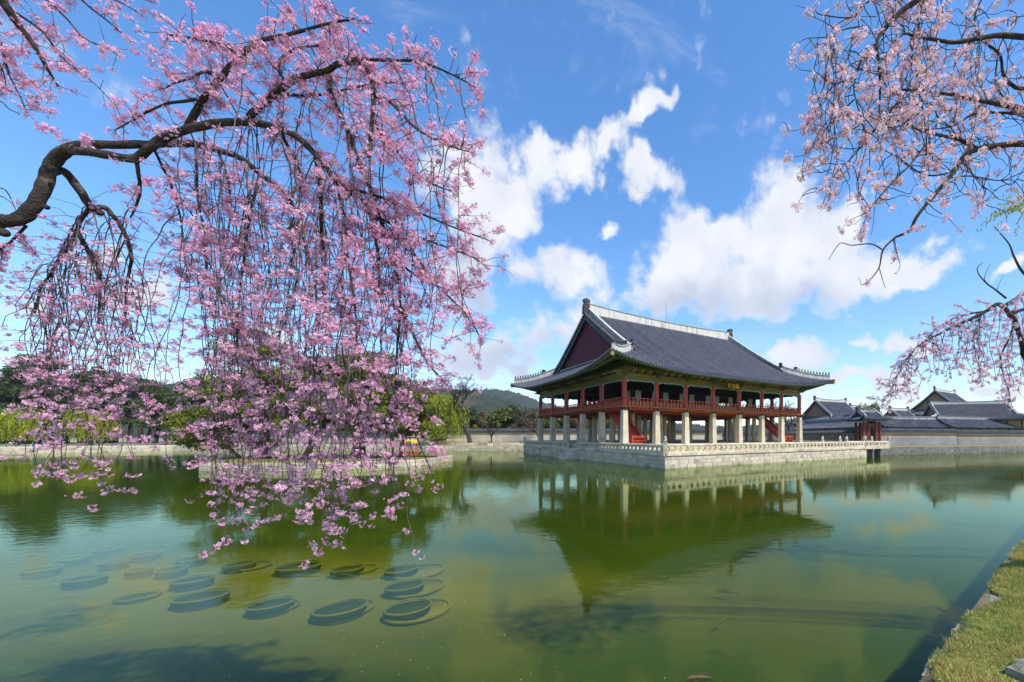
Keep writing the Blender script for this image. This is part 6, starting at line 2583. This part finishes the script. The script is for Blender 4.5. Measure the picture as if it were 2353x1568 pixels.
# ---------------- smaller cherry farther along the bank at the right edge
rng3 = np.random.default_rng(32)
c3 = thing('weeping_cherry', 'small arching weeping cherry at the bank in front of the palace roofs', 'tree', (12.4, 10.3, 1.0))
limbs3 = [
    (D([(2420, 905), (2375, 850), (2353, 815), (2349, 791), (2333, 740), (2318, 720), (2305, 705), (2289, 700), (2270, 713), (2238, 730), (2210, 742), (2181, 756), (2150, 772), (2127, 784), (2102, 803), (2080, 832), (2061, 867), (2042, 905), (2025, 933)], 9.6, 9.0), .065, .006, 1.0),
    (D([(2305, 705), (2330, 690), (2353, 676), (2400, 668)], 9.5, 9.6), .05, .02, 1.0),
    (D([(2318, 722), (2353, 712), (2400, 712)], 9.5, 9.7), .05, .02, 1.0),
    (D([(2312, 686), (2290, 668), (2268, 652), (2250, 632), (2246, 615), (2258, 604)], 9.6, 9.7), .022, .006, 0),
    (D([(2268, 652), (2262, 640), (2268, 622), (2276, 606)], 9.7, 9.7), .010, .004, 0),
    (D([(2290, 668), (2296, 652), (2305, 635)], 9.7, 9.7), .009, .003, 0),
    (D([(2333, 740), (2318, 780), (2300, 820), (2305, 860), (2318, 900), (2325, 935)], 9.4, 9.1), .025, .006, 1.0),
    (D([(2270, 715), (2225, 722), (2185, 735), (2150, 757), (2122, 790)], 9.4, 9.3), .022, .006, 1.2),
    (D([(2102, 803), (2090, 820), (2075, 828), (2062, 835)], 9.1, 9.1), .012, .004, 1.0),
]
L3 = np.concatenate([smooth_line(np.array(l[0]), 5) for l in limbs3 if l[3] > 0])
strands3 = []
b3 = np.random.default_rng(9)
for i in range(50):
    x1 = b3.uniform(2040, 2390)
    yb = np.interp(x1, [2030, 2060, 2110, 2150, 2190, 2230, 2290, 2330, 2390], [930, 915, 930, 860, 870, 880, 905, 935, 940])
    y1 = yb - abs(b3.normal(0, .33)) * (yb - 790)
    nr = L3[(np.abs(L3[:, 0] - x1) < 26) & (L3[:, 1] < y1 - 18)]
    if len(nr):
        q = nr[b3.integers(len(nr))]
        strands3.append((to_world(q[None])[0], to_world(np.array([[x1, y1, q[2] + b3.uniform(-.6, .6)]]))[0], .008, 1.1))
c3_o = Vector((12.4, 10.3, 1.0))
grow_cherry(c3, limbs3, rng3, 'petal_pale', .027, (.97, .98, 1.06), 1.5, (.12, .5), .26, (5, 10), (.04, .075), strands3, grav=.05, side_every=.10, hang_side=(.14, .42), tw_r=.006)
tb = Tubes()
tw_ = smooth_line(np.array([(12.4, 10.3, .85), (11.9, 10.2, 2.0), (10.6, 9.95, 3.3), (9.21, 9.6, 4.12)]), 5)
tb.add(tw_, np.linspace(.20, .067, len(tw_)), 10)
link('trunk', tb.mesh('trunk', 'bark'), c3)
for o in list(c3.children):
    o.location = -c3_o

# twigs of a willow entering at the right edge
wl = thing('willow_tree', 'willow standing outside at right with a few yellow twigs in view', 'tree', (14.5, 14.0, 1.0))
tb, rngw = Tubes(), np.random.default_rng(3)
tw_ = smooth_line(np.array([(14.5, 14, .85), (14.4, 13.9, 4), (14.2, 13.6, 8), (13.6, 13.2, 11)]), 6)
tb.add(tw_, np.linspace(.25, .08, len(tw_)), 8)
bx2 = smooth_line(np.vstack([[(13.9, 13.4, 9.6)], to_world(np.array([(2390, 640, 13.0), (2353, 628, 13), (2330, 590, 13), (2318, 560, 13), (2284, 520, 13)]))]), 6)
tb.add(bx2, np.linspace(.06, .012, len(bx2)), 6)
bx3 = smooth_line(np.vstack([[(13.8, 13.35, 10.3)], to_world(np.array([(2380, 470, 13.0), (2350, 470, 13), (2325, 490, 13)]))]), 6)
tb.add(bx3, np.linspace(.05, .010, len(bx3)), 6)
link('trunk', tb.mesh('trunk', 'dark_bark'), wl)
lp = []
for i in range(26):
    b_ = bx3[rngw.integers(6, len(bx3))]
    pts = droop(rngw, b_, (rngw.normal(), rngw.normal(), .2), rngw.uniform(.5, 1.5), .06, .08, .05)
    for q in pts[2:]:
        for _ in range(2):
            lp.append(q + rngw.normal(0, .025, 3))
link('crown', leaf_mesh('crown', np.array(lp), .05, 'leaf_willow', rngw, aspect=.3, down=.7), wl)
for o in list(wl.children):
    o.location = (-14.5, -14.0, -1.0)

# ------------------------------------------------------------------ lotus pots under the water
pots = [  # column, row, half width, shape (1 round, >1 drawn out), turn
    (97, 1306, 50, 1.0, 0), (170, 1281, 40, 1.0, 0), (246, 1260, 36, 1.0, 0), (195, 1327, 54, 1.15, .1), (262, 1290, 38, 1.0, 0), (335, 1272, 38, 1.0, 0),
    (320, 1307, 36, 1.0, 0), (394, 1307, 40, 1.0, 0), (440, 1283, 38, 1.0, 0), (442, 1330, 50, 1.15, .35), (550, 1294, 40, 1.0, 0), (462, 1368, 66, 1.2, .2),
    (686, 1299, 51, 1.25, 0), (798, 1305, 38, 1.1, .4), (922, 1306, 40, 1.0, 0), (622, 1385, 55, 1.1, .3), (782, 1395, 60, 1.15, .45), (930, 1344, 46, 1.0, 0), (938, 1394, 54, 1.0, 0),
    (318, 1368, 56, 1.0, 0),
]
gp = 'lotus pots sunk in the pond'
deep = {}
for k, (x, y, hw, el_, tw) in enumerate(pots):
    zrim = -.05 - (.12 if k == 19 else 0)
    p = ground_spot(x, y, zrim)
    r = hw / FPX * p.y / math.sqrt(1 + (p.x / p.y) ** 2)
    el_ = 1 + (el_ - 1) * .5
    t = thing('lotus_pot', {12: 'long oval lotus pot alone in the far row under water', 11: 'wide dark oval lotus pot under tree reflection', 19: 'lotus pot sunk deepest, only a pale rim showing', 16: 'large tilted oval lotus pot beside the round end pot'}.get(k, 'round dark lotus pot sunk just under the pond surface'), 'pot', (p.x, p.y, -1.35), tw, gp)
    z1 = zrim + 1.35
    mb = MB()
    mb.lathe([(r * .6, 0), (r * .78, z1 * .55), (r * .90, z1 * .85), (r * .97, z1 - .04)], 28, sx=el_)
    part('body', mb, 'pot', t, smooth=True)
    rim = MB()
    n = 30
    vs, fs = [], []
    for i in range(n):
        a = 2 * math.pi * i / n
        for q in range(6):
            b_ = 2 * math.pi * q / 6
            rr = r * (1 + .055 * math.cos(b_))
            vs.append((rr * math.cos(a) * el_, rr * math.sin(a), z1 + .055 * r * math.sin(b_)))
    for i in range(n):
        for q in range(6):
            fs.append((i * 6 + q, ((i + 1) % n) * 6 + q, ((i + 1) % n) * 6 + (q + 1) % 6, i * 6 + (q + 1) % 6))
    rim.add(vs, fs)
    part('rim', rim, 'pot_rim', t, smooth=True)
    part('soil', MB().lathe([(r * .99, z1 - .10), (r * .97, z1 - .06), (.02, z1 - .05)], 24, sx=el_), 'pot_soil', t)
# the wide sunken tubs the pots stand in, pale rims on the mud
tubs = [(960, 1312, 62), (955, 1350, 66), (960, 1402, 76), (790, 1400, 72), (630, 1395, 60), (820, 1308, 48), (575, 1300, 52)]
for k, (x, y, hw) in enumerate(tubs):
    zt = -.18
    p = ground_spot(x, y, zt)
    r = hw / FPX * p.y / math.sqrt(1 + (p.x / p.y) ** 2)
    t = thing('sunken_tub', 'wide pale rimmed tub sunk deeper beneath a lotus pot', 'tub', (p.x, p.y, -1.35), 0, 'tubs beneath the lotus pots')
    z1 = zt + 1.35
    mb = MB()
    n = 30
    vs, fs = [], []
    for i in range(n):
        a = 2 * math.pi * i / n
        for q in range(6):
            b_ = 2 * math.pi * q / 6
            rr = r * (1 + .05 * math.cos(b_))
            vs.append((rr * math.cos(a), rr * math.sin(a), z1 + .06 * r * math.sin(b_)))
    for i in range(n):
        for q in range(6):
            fs.append((i * 6 + q, ((i + 1) % n) * 6 + q, ((i + 1) % n) * 6 + (q + 1) % 6, i * 6 + (q + 1) % 6))
    part('rim', MB().add(vs, fs), 'pot_rim', t, smooth=True)
    part('body', MB().lathe([(r * .9, 0), (r * 1.0, z1 * .6), (r * .97, z1 - .02)], 24), 'pot_rim', t, smooth=True)


# ------------------------------------------------------------------ carp
def carp(label, loc, ang, L, bend, m, z=-.05):
    t = thing('carp', label, 'fish', (loc.x, loc.y, z), ang, 'carp near the surface')
    n = 14
    sp, rad = [], []
    for i in range(n + 1):
        f = i / n
        x = L * (.5 - f)
        y = bend * L * (f - .25) ** 2
        w = .11 * math.sin(math.pi * min(1, f * 1.08 + .04)) ** .75 * (1 - .35 * f) + .012
        sp.append((x, y, 0))
        rad.append(max(.012, w) * L)
    mb = MB()
    vs, fs = [], []
    k = 10
    for (x, y, z_), r in zip(sp, rad):
        for j in range(k):
            a = 2 * math.pi * j / k
            vs.append((x, y + r * .85 * math.cos(a), r * 1.05 * math.sin(a) * .9))
    for i in range(n):
        for j in range(k):
            fs.append((i * k + j, i * k + (j + 1) % k, (i + 1) * k + (j + 1) % k, (i + 1) * k + j))
    fs.append(tuple(range(k)))
    mb.add(vs, fs)
    part('body', mb, m, t, smooth=True)
    ex, ey = sp[-1][0], sp[-1][1]
    sl_ = 2 * bend * .75 * -1
    ta = math.atan2(ey - sp[-3][1], ex - sp[-3][0])
    M4 = Matrix.Translation((ex, ey, 0)) @ Matrix.Rotation(ta, 4, 'Z')
    part('tail_fin', MB().prism([(-.03 * L, -.02 * L), (.18 * L, -.11 * L), (.12 * L, 0), (.18 * L, .11 * L), (-.03 * L, .02 * L)], -.004, .004, mtx=M4 @ Matrix.Rotation(.5, 4, 'X')), m, t)
    i0 = 5
    part('dorsal_fin', MB().prism([(sp[i0][0], .0), (sp[i0 + 5][0], 0), (sp[i0 + 5][0], .03 * L), (sp[i0][0], .07 * L)], -.004, .004, axis='y', mtx=Matrix.Translation((0, sp[i0 + 2][1], rad[i0] * .8))), m, t)
    for q in (-1, 1):
        part('pectoral_fin', MB().prism([(.22 * L, q * .08 * L), (.10 * L, q * .20 * L), (.06 * L, q * .17 * L), (.14 * L, q * .07 * L)], -.02, -.014), m, t)


def fish_at(x, y, ang, L, bend, m, label, z=-.06):
    p = ground_spot(x, y, 0)
    carp(label, p, ang, L, bend, m, z)


fish_at(1668, 1352, 2.9, .42, .35, 'carp_dark', 'slim dark carp by the reflected roof edge')
fish_at(1657, 1421, .75, .30, -.2, 'carp', 'brown carp swimming slantwise in open water', -.05)
fish_at(2185, 1376, 1.5, .26, .1, 'carp_dark', 'small dark carp pointing away near the bank', -.05)
fish_at(2256, 1342, .8, .28, .3, 'carp_dark', 'small dark carp close beside the stone edging', -.05)
fish_at(1610, 1553, 3.35, .44, .5, 'carp', 'large brown carp breaking the surface in ripples', -.02)
fish_at(1600, 1572, 3.9, .40, -.4, 'carp', 'second brown carp crossing below the large one', -.03)

# ------------------------------------------------------------------ fallen petals
rp_ = np.random.default_rng(71)


def petals_on(name, label, xy, z, size):
    n = len(xy)
    c = np.c_[xy, np.full(n, z)]
    a = rp_.uniform(0, 6.28, n)
    sz = size * rp_.uniform(.6, 1.2, n)
    u = np.c_[np.cos(a), np.sin(a), rp_.normal(0, .25, n)] * sz[:, None]
    v = np.c_[-np.sin(a), np.cos(a), rp_.normal(0, .25, n)] * (sz * .7)[:, None]
    V = np.stack([c - u, c + v, c + u, c - v], 1).reshape(-1, 3)
    V[:, 2] = np.maximum(V[:, 2], z - .003)
    tn = np.ones((n, 3)) * rp_.uniform(.8, 1.1, n)[:, None]
    o = link(name, np_mesh(name, V, np.arange(n * 4).reshape(-1, 4), 'petal_pale', tint=np.repeat(tn, 4, 0)))
    o['kind'] = 'stuff'
    tag(o, label, 'petals')


n = 140
xy = ED0 + np.outer(rp_.uniform(-.8, 8, n), EDD) + np.outer(rp_.uniform(.15, 2.5, n), EDP)
petals_on('fallen_petals', 'scattered fallen petals in the bank grass', xy, 1.045, .009)
n = 150
xy = np.c_[rp_.normal(-3.2, 2.2, n), rp_.normal(5.2, 1.8, n)]
xy = xy[(xy[:, 1] > 3.6) & (xy[:, 0] < 1.0) & (xy[:, 0] > -1.2 * xy[:, 1])]
petals_on('floating_petals', 'few pale petals floating on the pond below the cherry', xy, .006, .008)

# ------------------------------------------------------------------ air
hm = bpy.data.materials.new('haze_air')
hm.use_nodes = True
ht = hm.node_tree
ht.nodes.clear()
pv = ht.nodes.new('ShaderNodeVolumePrincipled')
pv.inputs['Color'].default_value = (.72, .84, 1.0, 1)
pv.inputs['Density'].default_value = .00013
pv.inputs['Anisotropy'].default_value = .2
ho = ht.nodes.new('ShaderNodeOutputMaterial')
ht.links.new(pv.outputs[0], ho.inputs['Volume'])
MATS['haze_air'] = hm
hz_ = part('haze', MB().box((-200, 1100, 229), (6500, 2900, 462)), 'haze_air', None)
hz_['kind'] = 'stuff'
